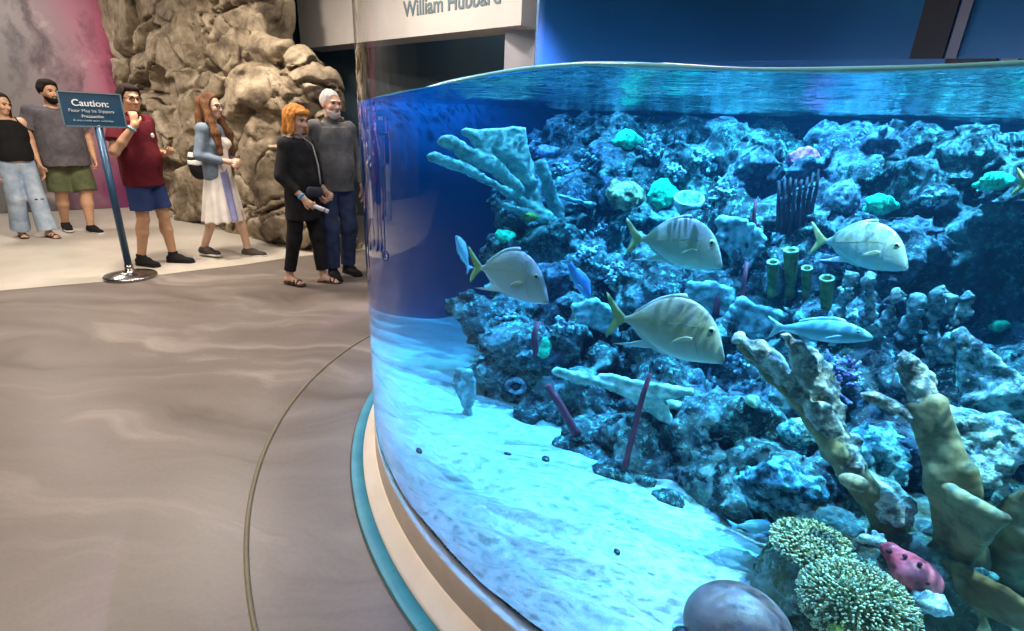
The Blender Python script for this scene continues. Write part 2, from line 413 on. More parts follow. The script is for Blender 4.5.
# back of the opening under the soffit
b0=P(280,100,9.9); b1=P(560,60,8.3)
dd=nrm((b1-b0)*A(1,1,0)); L2=np.linalg.norm((b1-b0)[:2])
M_open=mat('dark opening wall',[(.3,(.02,.05,.085)),(.7,(.06,.085,.09))],scale=1.2,rough=.5)
ow=MB().box((L2/2,.1,1.87),(L2,.2,3.74)).build('wall_opening',M_open,smooth=False,kind='structure')
ow.location=(b0[0],b0[1],0); ow.rotation_euler=(0,0,math.atan2(dd[1],dd[0]))

# ------------------------------------------------------------------ room lights (unseen above the frame; some added to brighten single spots)
def area(name,loc,size,power,col,rot=(0,0,0),spread=PI):
    l=bpy.data.lights.new(name,'AREA'); l.shape='SQUARE'; l.size=size; l.energy=power; l.color=col; l.spread=spread
    o=bpy.data.objects.new(name,l); COL.objects.link(o); o.location=loc; o.rotation_euler=rot; return o
WARM=(1,.86,.72)
area('unseen_room_light',(-1.6,1.2,3.7),1.2,85,WARM)
area('unseen_room_light',(-4.2,3.2,3.7),1.0,105,WARM)
area('unseen_room_light',(-3.45,5.0,3.7),.4,150,WARM)
area('unseen_room_light',(-6.6,6.6,3.7),.5,85,(1,.88,.8))
area('unseen_room_light',(-1.7,5.5,3.7),.4,60,WARM)
area('unseen_room_light',(-.4,4.3,3.7),.4,42,(1,.9,.86))  # added to brighten the post and the fascia
area('unseen_room_light',(-.6,7.2,3.6),.4,12,(.7,.9,1))  # dim lamp added to lift the dark opening under the soffit
w=bpy.data.worlds.new('world'); S.world=w; w.use_nodes=True
w.node_tree.nodes['Background'].inputs[0].default_value=(.5,.6,.8,1); w.node_tree.nodes['Background'].inputs[1].default_value=.02
# ================================================================== THE TANK
def glass_mat():
    # above the waterline: a clear thin wall; below it: acrylic and water bend light together
    m,N,out,nt=nodes('clear acrylic')
    fr=N('Fresnel',IOR=1.4); geo=N('NewGeometry')
    f=N('Math',_operation='MULTIPLY',i0=fr,i1=N('Math',_operation='SUBTRACT',i0=1.,i1=geo.outputs['Backfacing']))
    mx=N('MixShader',Fac=f); t=N('BsdfTransparent',Color=(.985,.995,1,1)); g=N('BsdfGlossy',Roughness=.012)
    nt.links.new(t.outputs[0],mx.inputs[1]); nt.links.new(g.outputs[0],mx.inputs[2])
    wet=N('Math',_operation='LESS_THAN',i0=N('SeparateXYZ',Vector=geo.outputs['Position']).outputs[2],i1=N('MapRange',Value=N('SeparateXYZ',Vector=geo.outputs['Position']).outputs[0],i1=.12,i2=-.50,i3=WZ,i4=WZ-.05))
    gl=N('BsdfGlass',Color=(1,1,1,1),Roughness=0.,IOR=IORW)
    m2=N('MixShader',Fac=wet); nt.links.new(mx.outputs[0],m2.inputs[1]); nt.links.new(gl.outputs[0],m2.inputs[2])
    nt.links.new(m2.outputs[0],out.inputs[0]); return m
def clear_mat():
    m,N,out,nt=nodes('clear acrylic inner face'); t=N('BsdfTransparent',Color=(1,1,1,1)); nt.links.new(t.outputs[0],out.inputs[0]); return m
M_glass=glass_mat(); M_clear=clear_mat()
gm=MB()
for pr in ([(RG,.205),(RG,3.3)],[(RG,3.3),(2.09,3.3)],[(2.09,3.3),(2.09,.205)],[(2.09,.205),(RG,.205)]): gm.lathe(pr,(CX,CY,0),n=256)
g=gm.build('tank_glass',M_glass,label='tall curved clear acrylic wall of the round aquarium',cat='aquarium glass')
g.data.materials.append(M_clear)
for i,p in enumerate(g.data.polygons): p.material_index=0 if i<256 else 1

# water: one closed body; its sides are clear, its rippled top mirrors from below beyond the critical angle
def water_mat():
    m,N,out,nt=nodes('aquarium water')
    geo=N('NewGeometry'); v=coords(N)
    tn=N('SeparateXYZ',Vector=geo.outputs['True Normal'])
    top=N('Math',_operation='GREATER_THAN',i0=N('Math',_operation='ABSOLUTE',i0=tn.outputs[2]).outputs[0],i1=.5).outputs[0]
    # ripples
    n1=N('TexNoise',Vector=v,Scale=9,Detail=3,Roughness=.5,Distortion=.4); n2=N('TexNoise',Vector=v,Scale=30,Detail=2)
    hgt=N('Math',_operation='ADD',i0=n1.outputs[0],i1=N('Math',_operation='MULTIPLY',i0=n2.outputs[0],i1=.22).outputs[0])
    bp=N('Bump',Strength=.55,Distance=.02,Height=hgt.outputs[0])
    cosb=N('Math',_operation='ABSOLUTE',i0=N('VectorMath',_operation='DOT_PRODUCT',i0=geo.outputs['True Normal'],i1=geo.outputs['Incoming']).outputs['Value']).outputs[0]
    tir=N('MapRange',Value=cosb,i1=.40,i2=.22).outputs[0]
    back=geo.outputs['Backfacing']
    fr=N('MapRange',Value=cosb,i1=.35,i2=.0,i3=.02,i4=.8).outputs[0]
    f=N('MixRGB',Fac=back,Color1=fr,Color2=tir).outputs[0]
    # caustic net drawn into the transmission colour, in place of ripples focusing light
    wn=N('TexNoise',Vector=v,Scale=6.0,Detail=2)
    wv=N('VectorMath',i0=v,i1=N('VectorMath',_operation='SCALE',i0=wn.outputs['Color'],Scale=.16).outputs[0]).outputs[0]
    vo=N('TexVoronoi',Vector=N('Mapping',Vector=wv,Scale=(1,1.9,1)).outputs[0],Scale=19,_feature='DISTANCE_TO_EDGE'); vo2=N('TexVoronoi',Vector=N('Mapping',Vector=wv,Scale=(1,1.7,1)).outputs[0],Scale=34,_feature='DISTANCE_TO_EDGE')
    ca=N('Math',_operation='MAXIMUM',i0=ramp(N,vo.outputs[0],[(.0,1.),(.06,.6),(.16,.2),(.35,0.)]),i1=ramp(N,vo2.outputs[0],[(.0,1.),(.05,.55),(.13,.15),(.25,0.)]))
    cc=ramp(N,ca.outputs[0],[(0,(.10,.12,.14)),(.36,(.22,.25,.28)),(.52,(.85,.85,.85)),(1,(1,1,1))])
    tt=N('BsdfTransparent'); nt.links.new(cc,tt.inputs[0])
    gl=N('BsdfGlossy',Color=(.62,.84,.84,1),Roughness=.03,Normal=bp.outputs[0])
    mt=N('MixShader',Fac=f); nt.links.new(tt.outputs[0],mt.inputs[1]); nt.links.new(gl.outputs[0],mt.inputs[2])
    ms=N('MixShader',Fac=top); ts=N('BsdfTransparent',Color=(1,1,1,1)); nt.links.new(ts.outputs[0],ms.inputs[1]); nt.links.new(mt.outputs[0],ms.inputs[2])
    nt.links.new(ms.outputs[0],out.inputs[0])
    va=N('VolumeAbsorption',Color=(.0,.80,.92,1),Density=.62)
    vs=N('VolumeScatter',Color=(.15,.55,1,1),Density=.014,Anisotropy=.3)
    ad=N('AddShader'); nt.links.new(va.outputs[0],ad.inputs[0]); nt.links.new(vs.outputs[0],ad.inputs[1]); nt.links.new(ad.outputs[0],out.inputs['Volume'])
    return m
M_water=water_mat()
def wave(x,y): return -.05*min(max((.12-x)/.62,0),1)*min(max((3.4-y)/1.0,0),1)+.0055*math.sin(5.3*x+1.1*y+.8)+.004*math.sin(-3.1*x+6.7*y)+.003*math.sin(11*x+5*y+2)
RW=2.0885
def water_body():
    n=240; rr=[.0]+[RW*k/30 for k in range(1,31)]
    V=[(CX,CY,WZ+wave(CX,CY))];Fc=[]
    for r in rr[1:]:
        for k in range(n):
            a=2*PI*k/n; x=CX+r*math.cos(a); y=CY+r*math.sin(a); V.append((x,y,WZ+wave(x,y)))
    for k in range(n): Fc.append((0,1+k,1+(k+1)%n))
    for i in range(29):
        b=1+i*n
        for k in range(n): Fc.append((b+k,b+n+k,b+n+(k+1)%n,b+(k+1)%n))
    o=1+29*n; b0=len(V)
    for k in range(n): a=2*PI*k/n; V.append((CX+RW*math.cos(a),CY+RW*math.sin(a),.12))
    for k in range(n): Fc.append((o+k,b0+k,b0+(k+1)%n,o+(k+1)%n))
    V.append((CX,CY,.12)); c=len(V)-1
    for k in range(n): Fc.append((c,b0+(k+1)%n,b0+k))
    return mesh_obj('tank_water',V,Fc,M_water,smooth=True,label='clear blue water filling the round aquarium up to a rippled surface',cat='water',kind='stuff')
wo=water_body()
for p in wo.data.polygons:                       # sides and bottom stay facetless: only the top is smooth
    p.use_smooth=p.normal.z>.5
# bead of water up the acrylic; the light along it is painted pale cyan
M_bead=mat('water bead painted bright',(.30,.86,.95),scale=20,rough=.15,spec=.8)
pts=[]
for k in range(260):
    a=2*PI*k/260; x=CX+2.081*math.cos(a); y=CY+2.081*math.sin(a); pts.append((x,y,WZ+wave(x,y)+.001))
b=MB().tube(pts+[pts[0]],[.0052+.0016*math.sin(k*.9)*math.sin(k*.23) for k in range(261)],6,cap=False)
b.build('waterline_bead',M_bead,label='thin bright pale line where the water surface meets the tank wall',cat='waterline',kind='stuff')

# sand
def sand_mat():
    m,N,out,nt=nodes('white coral sand')
    v=coords(N)
    n1=N('TexNoise',Vector=v,Scale=3,Detail=5); n2=N('TexNoise',Vector=v,Scale=160,Detail=2)
    c=ramp(N,n1.outputs[0],[(.3,(.36,.345,.325)),(.7,(.46,.44,.415))])
    c=N('MixRGB',_blend_type='MULTIPLY',Fac=.3,Color1=c,Color2=ramp(N,n2.outputs[0],[(.35,.5),(.55,1.)])).outputs[0]
    b=N('BsdfPrincipled',Base__Color=c,Roughness=.9,Specular__IOR__Level=.1)
    bp=N('Bump',Strength=.4,Distance=.01,Height=N('TexNoise',Vector=v,Scale=40,Detail=5).outputs[0]); nt.links.new(bp.outputs[0],b.inputs['Normal'])
    nt.links.new(b.outputs[0],out.inputs[0]); return m
M_sand=sand_mat()
def sand_z(x,y):
    p=np.stack([np.asarray(x,float),np.asarray(y,float),0*np.asarray(x,float)],1)
    return SZ+.022*fbm(p*A(1.6,1.6,1),3,5)+.008*np.sin(p[:,1]*26+p[:,0]*9+3.2*fbm(p*A(2.1,2.1,1),2,8))+.004*fbm(p*9,2,3)
def sand_at(x,y): return float(sand_z([x],[y])[0])
n=300; rr=np.linspace(0,2.084,110); aa=np.arange(n)*2*PI/n
X=(CX+rr[:,None]*np.cos(aa)).ravel(); Y=(CY+rr[:,None]*np.sin(aa)).ravel(); Z=sand_z(X,Y)
V=np.stack([X,Y,Z],1); idx=np.arange(110*n).reshape(110,n)
q=np.stack([idx[:-1],idx[1:],np.roll(idx[1:],-1,1),np.roll(idx[:-1],-1,1)],-1).reshape(-1,4)
mesh_obj('sand_bed',V,q,M_sand,label='rippled white sand covering the aquarium bottom',cat='sand',kind='stuff')
MB().lathe([(0.01,.10),(2.085,.10),(2.085,.12)],(CX,CY,0),n=128).build('floor_tank',M_riser,kind='structure')

# blue backdrop inside the tank: to the waterline at left, full height from the post on
M_blue=mat('blue tank backdrop',[(.3,(.016,.135,.33)),(.7,(.025,.18,.40))],scale=1.2,rough=.5,detail=3)
RBK=1.84
def back_angle(px):
    d=ray(px,30); a=d[0]**2+d[1]**2; b=-2*(d[0]*CX+d[1]*CY); c=CX*CX+CY*CY-RBK*RBK
    s=math.sqrt(max(b*b-4*a*c,0)); t=(-b+s)/(2*a); return math.atan2(d[1]*t-CY,d[0]*t-CX)
a_l=2.62; a_m=back_angle(539); a_r=-.75
def arc(a0,a1,z0,z1,name):
    MB().lathe([(RBK,z0),(RBK,z1),(RBK+.03,z1),(RBK+.03,z0)],(CX,CY,0),n=90,a0=a0,a1=a1,closed=True).build(name,M_blue,kind='structure')
arc(a_m,a_l,.15,1.58,'wall_tank_low'); arc(a_r,a_m,.15,3.28,'wall_tank_high')

# dark and pale reflection strips, painted as slabs on the backdrop above the surface
M_refl_dark=mat('painted dark reflection',(.02,.022,.03),scale=4,rough=.6); M_refl_pale=mat('painted pale reflection',(.20,.21,.27),scale=4,rough=.5)
for px0,px1,m_,nm in((918,952,M_refl_dark,'reflection_dark'),(955,966,M_refl_pale,'trim_7')):
    g0,g1=back_angle(px1),back_angle(px0)
    MB().lathe([(RBK-.03,1.71),(RBK-.03,3.28),(RBK,3.28),(RBK,1.71)],(CX,CY,0),n=8,a0=g0,a1=g1,closed=True).build(nm,m_,smooth=False,kind='structure')

# aquarium lamps hanging over the water (out of frame)
def spot(name,loc,tgt,power,col,ang,blend=.6,rad=.03):
    l=bpy.data.lights.new(name,'SPOT'); l.energy=power; l.color=col; l.spot_size=ang; l.spot_blend=blend; l.shadow_soft_size=rad
    o=bpy.data.objects.new(name,l); COL.objects.link(o); o.location=loc
    o.rotation_euler=(A(*tgt)-A(*loc)).astype(float).tolist() and Vector(A(*tgt)-A(*loc)).to_track_quat('-Z','Y').to_euler(); return o
TC=(.64,.68,1.0); TS=(.72,.50,1.0); TWH=(1.0,.56,.52)
for (x,y,pw,an,c,rd) in ((.52,1.85,950,1.22,TS,.006),(1.7,2.5,3200,1.3,TC,.006),(.36,3.42,900,1.2,TS,.05),(.95,3.0,1100,1.1,TC,.01)):
    spot('aquarium_lamp',(x,y,3.2),(x+.02,y-.02,.2),pw,c,an,.6,rd)
spot('aquarium_lamp',(1.35,1.15,3.2),(1.22,1.38,.4),2600,TWH,.78,.95,.008)
area('tank_fill_light',(1.1,2.5,3.2),1.6,30,TC,spread=1.9)  # soft general fill added over the tank, not a fixture
# ================================================================== THE REEF
def reef_mat(name='encrusted reef rock',seed=0.,warm=0.):
    m,N,out,nt=nodes(name)
    v=N('VectorMath',i0=coords(N),i1=(seed,seed*.7,0)).outputs[0]
    n1=N('TexNoise',Vector=v,Scale=4.5,Detail=7,Roughness=.65,Distortion=.5)
    c=ramp(N,n1.outputs[0],[(.32,(.02,.024,.026)),(.45,(.09,.10,.105)),(.54,(.21,.25,.24)),(.62,(.36,.42,.40)),(.72,(.24,.17,.30))])
    n2=N('TexNoise',Vector=v,Scale=42,Detail=8,Roughness=.78)
    c=N('MixRGB',Fac=ramp(N,n2.outputs[0],[(.53,0.),(.59,.9)]),Color1=c,Color2=c4((.42,.80,.70))).outputs[0]
    n3=N('TexNoise',Vector=v,Scale=14,Detail=7,Roughness=.75)
    c=N('MixRGB',Fac=ramp(N,n3.outputs[0],[(.42,.97),(.49,0.)]),Color1=c,Color2=c4((.035+warm*.1,.04+warm*.06,.04))).outputs[0]
    n4=N('TexNoise',Vector=v,Scale=2.2,Detail=3)
    c=N('MixRGB',_blend_type='MULTIPLY',Fac=ramp(N,n4.outputs[0],[(.5,0.),(.62,.8)]),Color1=c,Color2=c4((.75,.6,.95))).outputs[0]
    if warm: c=N('MixRGB',Fac=ramp(N,n4.outputs[0],[(.40,.55*warm),(.56,.08*warm)]),Color1=c,Color2=c4((.34,.29,.16))).outputs[0]
    b=N('BsdfPrincipled',Base__Color=c,Roughness=.8,Specular__IOR__Level=.25)
    n5=N('TexNoise',Vector=v,Scale=70,Detail=6,Roughness=.85)
    bp=N('Bump',Strength=1.,Distance=.035,Height=n5.outputs[0]); nt.links.new(bp.outputs[0],b.inputs['Normal'])
    nt.links.new(b.outputs[0],out.inputs[0]); return m
M_reef=reef_mat(); M_reefw=reef_mat('warm encrusted rock',3.7,1.)
BE=A(.27,2.80,0); EE=A(.62,-.785,0); NE=A(.785,.62,0)
def sd(s,d,z): return A(*(BE+EE*s+NE*d)[:2],z)
PR=([-.3,0,.15,.4,.7,.95,1.2,1.5,2.6],[.0,.22,.50,.76,1.05,1.32,1.54,1.62,1.62])
def hgt(d): return np.interp(d,*PR)
reef=Field((-.05,.9,.12),(3.25,4.6,1.68),.0125)
def fill():
    lo=A(-.4,.8,.1); hi=A(3.3,4.5,1.6)
    def fn(X):
        dx=X[...,0]-BE[0]; dy=X[...,1]-BE[1]
        s=dx*EE[0]+dy*EE[1]; d=dx*NE[0]+dy*NE[1]
        f=(X[...,2]-(np.interp(d,*PR)-.09))*.6
        f=np.maximum(f,((X[...,1]-1.15)*.193+.09-X[...,0]-.22*np.maximum(.7-X[...,2],0))*.9)
        f=np.maximum(f,(s-1.6))
        r=np.hypot(X[...,0]-CX,X[...,1]-CY); return np.maximum(f,r-1.80)
    reef.put(fn,lo,hi,0)
fill()
def rrot(): 
    q=np.linalg.qr(RNG.normal(size=(3,3)))[0]; return q
for k in range(420):
    s=RNG.uniform(-1.1,1.6); d=RNG.uniform(.02,1.9); z=hgt(d)-RNG.uniform(.0,.12)
    p=sd(s,d,z); r=RNG.uniform(.05,.17)*A(1,RNG.uniform(.6,1),RNG.uniform(.5,.9))
    if p[0]<(p[1]-1.15)*.193+.05+.1*RNG.random() or math.hypot(p[0]-CX,p[1]-CY)>1.75: continue
    if p[2]+r.max()>1.64: p[2]=1.64-r.max()
    reef.ell(p,r,.025,rrot())
# jutting lumps on the left flank and over the sand
for px,py,t,r in ((486,312,2.45,.085),(462,303,2.5,.06),(500,345,2.4,.12),(486,372,2.36,.07),(520,300,2.5,.12),(500,250,2.7,.09),(515,200,2.8,.12),(505,170,2.9,.09),(545,385,2.3,.1),(530,275,2.55,.1),
                  (590,395,2.2,.1),(620,425,2.1,.1),(700,470,1.85,.1),(735,500,1.75,.08),(690,440,1.95,.1),(770,470,1.8,.12),(800,480,1.75,.1),(760,420,1.9,.1)):
    reef.ell(Pw(px,py,t),1.2*A(r,r*.8,r*.7),.04,rrot())
# dark hollows
for px,py,t,r in ((600,350,2.35,.10),(650,460,2.1,.13),(610,400,2.25,.07),(720,370,2.05,.08),(700,140,2.9,.05),(905,330,2.1,.09),(985,290,2.2,.16),(1000,330,2.1,.10),(940,250,2.5,.1),(540,250,2.6,.06),(690,330,2.2,.07),(785,215,2.6,.09),(850,250,2.5,.07),(720,460,1.95,.07),(930,395,1.95,.07),(640,240,2.6,.06),(740,150,2.9,.06)):
    reef.ell(Pw(px,py,t),1.3*A(r*1.4,r*1.2,r*.75),.03,rrot(),sub=True)
def reef_noise(p):
    q=p+.05*np.stack([fbm(p*6,2,s) for s in(3,5,9)],1)
    f1,f2=worley(q*9,2); g1,g2=worley(q*22+3,6)
    k1,k2=worley(p*38+8,21)
    return .06*(f1-.45)+.034*(g1-.45)+.020*(k1-.45)+.04*fbm(p*5,3,40)+.02*np.abs(fbm(q*16,2,50))
reef.noise(reef_noise,.13)
reef.build('reef_rockwork',M_reef,label='big jagged reef of blue grey encrusted rock rising from the sand to the surface',cat='reef')
def reef_t(px,py,t0=1.3,t1=4.2,fields=None):
    t=t0
    while t<t1:
        q=Pw(px,py,t)
        if any(f.sample(q)<0 for f in (fields or (reef,))): return t
        t+=.006
    return t1
_rt=reef_t
def reef_t(px,py,*a,**k):
    t=_rt(px,py,*a,**k); n=0
    while t>=3.6 and n<12: py+=4; n+=1; t=_rt(px,py,*a,**k)
    return t
def R_(px,py,dt=0.): t=reef_t(px,py); return Pw(px,py,t+dt),t
def pxm(px,py,t): return np.linalg.norm(Pw(px+1,py,t)-Pw(px-1,py,t))/2 # metres per pixel at that point
# foreground rock mound next to the acrylic
mound=Field((.6,.85,.16),(2.3,2.3,.80),.0095)
for px,py,z,r in ((818,582,.33,(.13,.13,.14)),(850,600,.31,(.19,.16,.17)),(800,605,.27,(.08,.09,.10)),(900,585,.34,(.18,.2,.16)),(840,560,.36,(.15,.13,.10)),(960,600,.30,(.25,.2,.18)),
                  (930,560,.36,(.17,.15,.13)),(1000,580,.34,(.2,.2,.16)),(870,545,.36,(.16,.14,.10)),(980,545,.36,(.22,.2,.15)),(900,530,.38,(.16,.13,.12)),(1010,540,.38,(.2,.2,.14)),(850,625,.26,(.17,.1,.10)),(920,620,.28,(.15,.1,.1)),(900,560,.42,(.07,.06,.05)),(870,570,.42,(.06,.06,.05)),(925,590,.40,(.06,.06,.06))):
    c=at_zw(px,py,z); mound.ell(c,1.15*A(*r),.03,rrot())
r_=np.stack(np.meshgrid(*[mound.o[i]+mound.h*np.arange(mound.n[i]) for i in range(3)],indexing='ij'),-1)
mound.noise(lambda p: (lambda f: .035*(f[0]-.45))(worley(p*11+2,4))+.02*fbm(p*8,3,70)+.008*fbm(p*30,2,75)+.012*(worley(p*34,14)[0]-.4),.08)
mound.f=np.maximum(mound.f,(np.hypot(r_[...,0]-CX,r_[...,1]-CY)-2.05).astype(np.float32)); del r_
mound.build('reef_boulder',M_reefw,label='low olive and grey rock mound close to the acrylic under the cream corals',cat='rock')
def mound_hit(px,py,dt=0.):
    t=reef_t(px,py,1.15,2.6,(mound,reef)); return Pw(px,py,t+dt),t
# ================================================================== CORALS AND SPONGES
def mat_enc(name,a,b,scale=14,thr=(.42,.56),bump=.7,rough=.75,warm=None,bscale=60):
    """coral skin: colour a with rough patches of colour b"""
    m,N,out,nt=nodes(name); v=coords(N)
    n=N('TexNoise',Vector=v,Scale=scale,Detail=7,Roughness=.68)
    c=ramp(N,n.outputs[0],[(thr[0],a),(thr[1],b)])
    n2=N('TexNoise',Vector=v,Scale=scale*3.5,Detail=5,Roughness=.7)
    c=N('MixRGB',_blend_type='MULTIPLY',Fac=.8,Color1=c,Color2=ramp(N,n2.outputs[0],[(.36,(.35,.36,.38)),(.56,(1.05,1.05,1.05))])).outputs[0]
    if warm:
        n3=N('TexNoise',Vector=v,Scale=scale*.6,Detail=3); c=N('MixRGB',Fac=ramp(N,n3.outputs[0],[(.56,0.),(.66,.8)]),Color1=c,Color2=c4(warm)).outputs[0]
    b_=N('BsdfPrincipled',Base__Color=c,Roughness=rough,Specular__IOR__Level=.25)
    n4=N('TexNoise',Vector=v,Scale=bscale,Detail=5,Roughness=.7); bp=N('Bump',Strength=bump,Distance=.015,Height=n4.outputs[0]); nt.links.new(bp.outputs[0],b_.inputs['Normal'])
    nt.links.new(b_.outputs[0],out.inputs[0]); return m
M_elk=mat_enc('pale elkhorn skin',(.36,.44,.38),(.50,.58,.50),6,bump=.25)
M_crust=mat_enc('crusted elkhorn skin',(.16,.15,.14),(.66,.64,.58),18,(.40,.54),1.,warm=(.20,.13,.08))
M_blue_crust=mat_enc('blue crusted elkhorn skin',(.07,.11,.14),(.50,.68,.68),17,(.42,.55),1.)
M_tan=mat_enc('smooth tan coral stem',(.24,.17,.085),(.32,.235,.125),5,bump=.12,bscale=25,warm=(.17,.075,.03))
M_fan=mat_enc('pale lettuce coral',(.20,.28,.28),(.32,.42,.40),8,bump=.25)
M_green=mat_enc('vivid green coral',(.015,.42,.20),(.04,.85,.45),16,bump=.7)
M_pink=mat_enc('pink coral',(.75,.10,.28),(.95,.28,.45),10,bump=.6)
M_redsp=mat_enc('red sponge',(.62,.05,.09),(.85,.16,.20),5,bump=.2,bscale=25,rough=.45)
M_brain=mat_enc('tan brain coral',(.20,.15,.07),(.62,.52,.30),22,(.44,.56),.8)
M_gbrain=mat_enc('grey brain coral',(.12,.13,.16),(.30,.33,.38),50,bump=.7)
M_pillar=mat_enc('grey pillar coral',(.12,.13,.13),(.42,.44,.42),20,(.42,.58),.9)
M_tube=mat_enc('yellow green tube sponge',(.15,.155,.04),(.24,.25,.08),10,bump=.3)
M_cup=mat_enc('pale cup sponge',(.42,.50,.52),(.60,.68,.68),10,bump=.2)
M_maroon=mat('dark maroon coral',(.03,.008,.014),scale=20,rough=.8,bump=.3)
M_red=mat('dark red whip',(.20,.015,.035),scale=20,rough=.7)
M_cream=mat_enc('cream polyps',(.44,.36,.19),(.74,.66,.44),40,bump=.1)
M_olive=mat_enc('olive coral base',(.14,.13,.06),(.26,.25,.12),20,bump=.5)
M_tuft=mat_enc('pale staghorn tips',(.22,.26,.30),(.52,.58,.60),20,bump=.3)
M_purp=mat_enc('purple sea plume',(.16,.10,.24),(.36,.26,.50),14,bump=.4)
M_lett=mat_enc('cyan ruffled coral',(.02,.08,.11),(.24,.50,.56),20,(.45,.56),1.)
M_dome=mat('smooth purple grey shell',[(.3,(.11,.055,.06)),(.55,(.19,.105,.11)),(.75,(.28,.17,.165))],scale=9,rough=.5,bump=.12,bscale=60,voro=(60,(.22,.15,.14),.08))
M_knob=mat('black knobs',(.015,.015,.02),scale=8,rough=.5)
M_disc=mat_enc('tan disc sponge',(.30,.21,.12),(.42,.30,.18),20,bump=.4)
M_yel=mat_enc('yellow green algae coral',(.20,.22,.03),(.42,.42,.08),18,bump=.6)
M_ring=mat_enc('grey ringed shell',(.10,.11,.15),(.42,.46,.52),20,bump=.5)

class CF:
    """coral drawn as capsules and plates given by (px,py,t) sight points inside the tank"""
    def __init__(s,voxel): s.v=voxel; s.pr=[]; s.pts=[]
    def pt(s,p): q=Pw(*p) if len(p)==3 and not isinstance(p,np.ndarray) else p; s.pts.append(q); return q
    def cap(s,a,b,ra,rb,k=.012,flat=None): s.pr.append(('c',s.pt(a),s.pt(b),ra,rb,k,flat)); return s
    def tri(s,a,b,c,th,k=.008): s.pr.append(('t',s.pt(a),s.pt(b),s.pt(c),th,k)); return s
    def quad(s,a,b,c,d,th): return s.tri(a,b,c,th).tri(a,c,d,th)
    def ell(s,c,r,k=.012,R=None): s.pr.append(('e',s.pt(c),A(*r) if hasattr(r,'__len__') else A(r,r,r),k,R)); return s
    def build(s,name,m,parent=None,amp=.004,freq=60,amp2=.0,freq2=12,off=None,origin=None,pits=0,**k):
        P_=np.stack(s.pts); mr=max([max(p[3],p[4]) if p[0]=='c' else (p[4] if p[0]=='t' else p[2].max()) for p in s.pr])+.03
        f=Field(P_.min(0)-mr,P_.max(0)+mr,s.v)
        for p in s.pr:
            if p[0]=='c': f.cap(p[1],p[2],p[3],p[4],p[5],p[6])
            elif p[0]=='t': f.tri(p[1],p[2],p[3],p[4],p[5])
            else: f.ell(p[1],p[2],p[3],p[4])
        if amp2: f.noise(lambda q: amp2*fbm(q*freq2,3,4),mr)
        if amp: f.noise(lambda q: amp*((worley(q*freq,3)[0]-.45)*2+.8*fbm(q*freq*.5,2,9)),mr)
        r_=[f.o[i]+f.h*np.arange(f.n[i]) for i in range(3)]
        X,Y=np.meshgrid(r_[0],r_[1],indexing='ij'); f.f=np.maximum(f.f,(np.hypot(X-CX,Y-CY)-2.07).astype(np.float32)[:,:,None])
        V,Q=f.mesh(); o=A(*origin) if origin is not None else A(0,0,0)
        return mesh_obj(name,V-o,Q,m,parent,**k)
def thing(name,at,label,cat,group=None): return empty(name,tuple(at),label=label,cat=cat,group=group)

# --- far-left elkhorn coral against the blue
t=reef_t(556,215)-.03; b=Pw(552,215,t)
e=thing('elkhorn_coral',b,'pale green elkhorn coral with blades reaching left against the blue backdrop','coral')
c=CF(.0075); T=t-.05
c.quad((466,132,T),(498,136,T),(523,130,T),(528,168,T),.014).cap((468,133,T),(520,190,T),.022,.03,flat=((0,1,.2),.6)).cap((515,134,T),(530,180,T),.026,.03,flat=((0,1,.2),.6)).tri((466,131,T),(528,168,T),(538,212,t),.014).tri((523,133,T),(528,168,T),(538,205,t),.013).tri((500,132,T),(528,168,T),(540,212,t),.014)
c.cap((449,142,T),(490,166,T),.032,.040,flat=((0,1,.2),.6)).cap((490,166,T),(533,203,t),.034,.03,flat=((0,1,.2),.6))
c.cap((435,157,T),(470,172,T),.023,.028,flat=((0,1,.2),.7)).cap((470,172,T),(505,190,T),.024,.028,flat=((0,1,.2),.7)).cap((505,190,T),(545,215,t),.026,.03)
c.cap((505,205,T),(545,220,t),.02,.03).cap((545,215,t),(560,245,t+.06),.04,.05)
c.build('blade',M_elk,e,amp=.003,freq=45,amp2=.006,freq2=14,origin=b)
c=CF(.0075); c.cap((541,165,t-.03),(550,190,t-.02),.03,.035,flat=((0,1,.2),.5)).cap((550,190,t-.02),(562,232,t+.02),.035,.04,flat=((0,1,.2),.6)).cap((556,195,t),(590,205,t+.03),.02,.025,flat=((0,.3,1),.6)).cap((550,215,t),(552,235,t+.02),.02,.025)
c.build('branch',M_fan,e,amp=.003,freq=45,amp2=.005,origin=b)

# --- big elkhorn in front of the mound (white crusted, long leaning blade)
b=mound_hit(897,532)[0]; b=b+A(0,0,-.02); tb=reef_t(897,532,1.15,2.6,(mound,reef))
e=thing('elkhorn_coral',b,'white crusted elkhorn coral leaning up left from the mound, with a long tan lower edge','coral')
c=CF(.0062); T=tb-.10
c.cap((897,535,tb),(868,492,T+.04),.050,.040,flat=((.5,1,.1),.7)).cap((868,492,T+.04),(838,452,T+.01),.036,.030,flat=((.5,1,.1),.7)).cap((838,452,T),(800,405,T),.026,.020).cap((800,405,T),(768,372,T),.020,.016).cap((768,372,T),(742,345,T),.016,.013)
c.build('stem',M_tan,e,amp=.0025,freq=40,amp2=.006,freq2=14,origin=b)
c=CF(.0062)
c.quad((739,339,T),(752,349,T-.01),(770,372,T+.0),(748,358,T),.012).quad((762,346,T),(776,362,T),(795,388,T),(772,376,T),.013).quad((776,362,T),(800,400,T),(812,415,T),(795,398,T),.014)
c.quad((800,392,T),(822,425,T+.01),(850,462,T+.03),(815,425,T),.013).cap((739,339,T),(760,352,T),.014,.014).cap((757,345,T),(775,356,T),.012,.016).cap((850,465,T+.03),(895,505,T+.06),.03,.05).cap((855,440,T+.05),(845,470,T+.04),.02,.03)
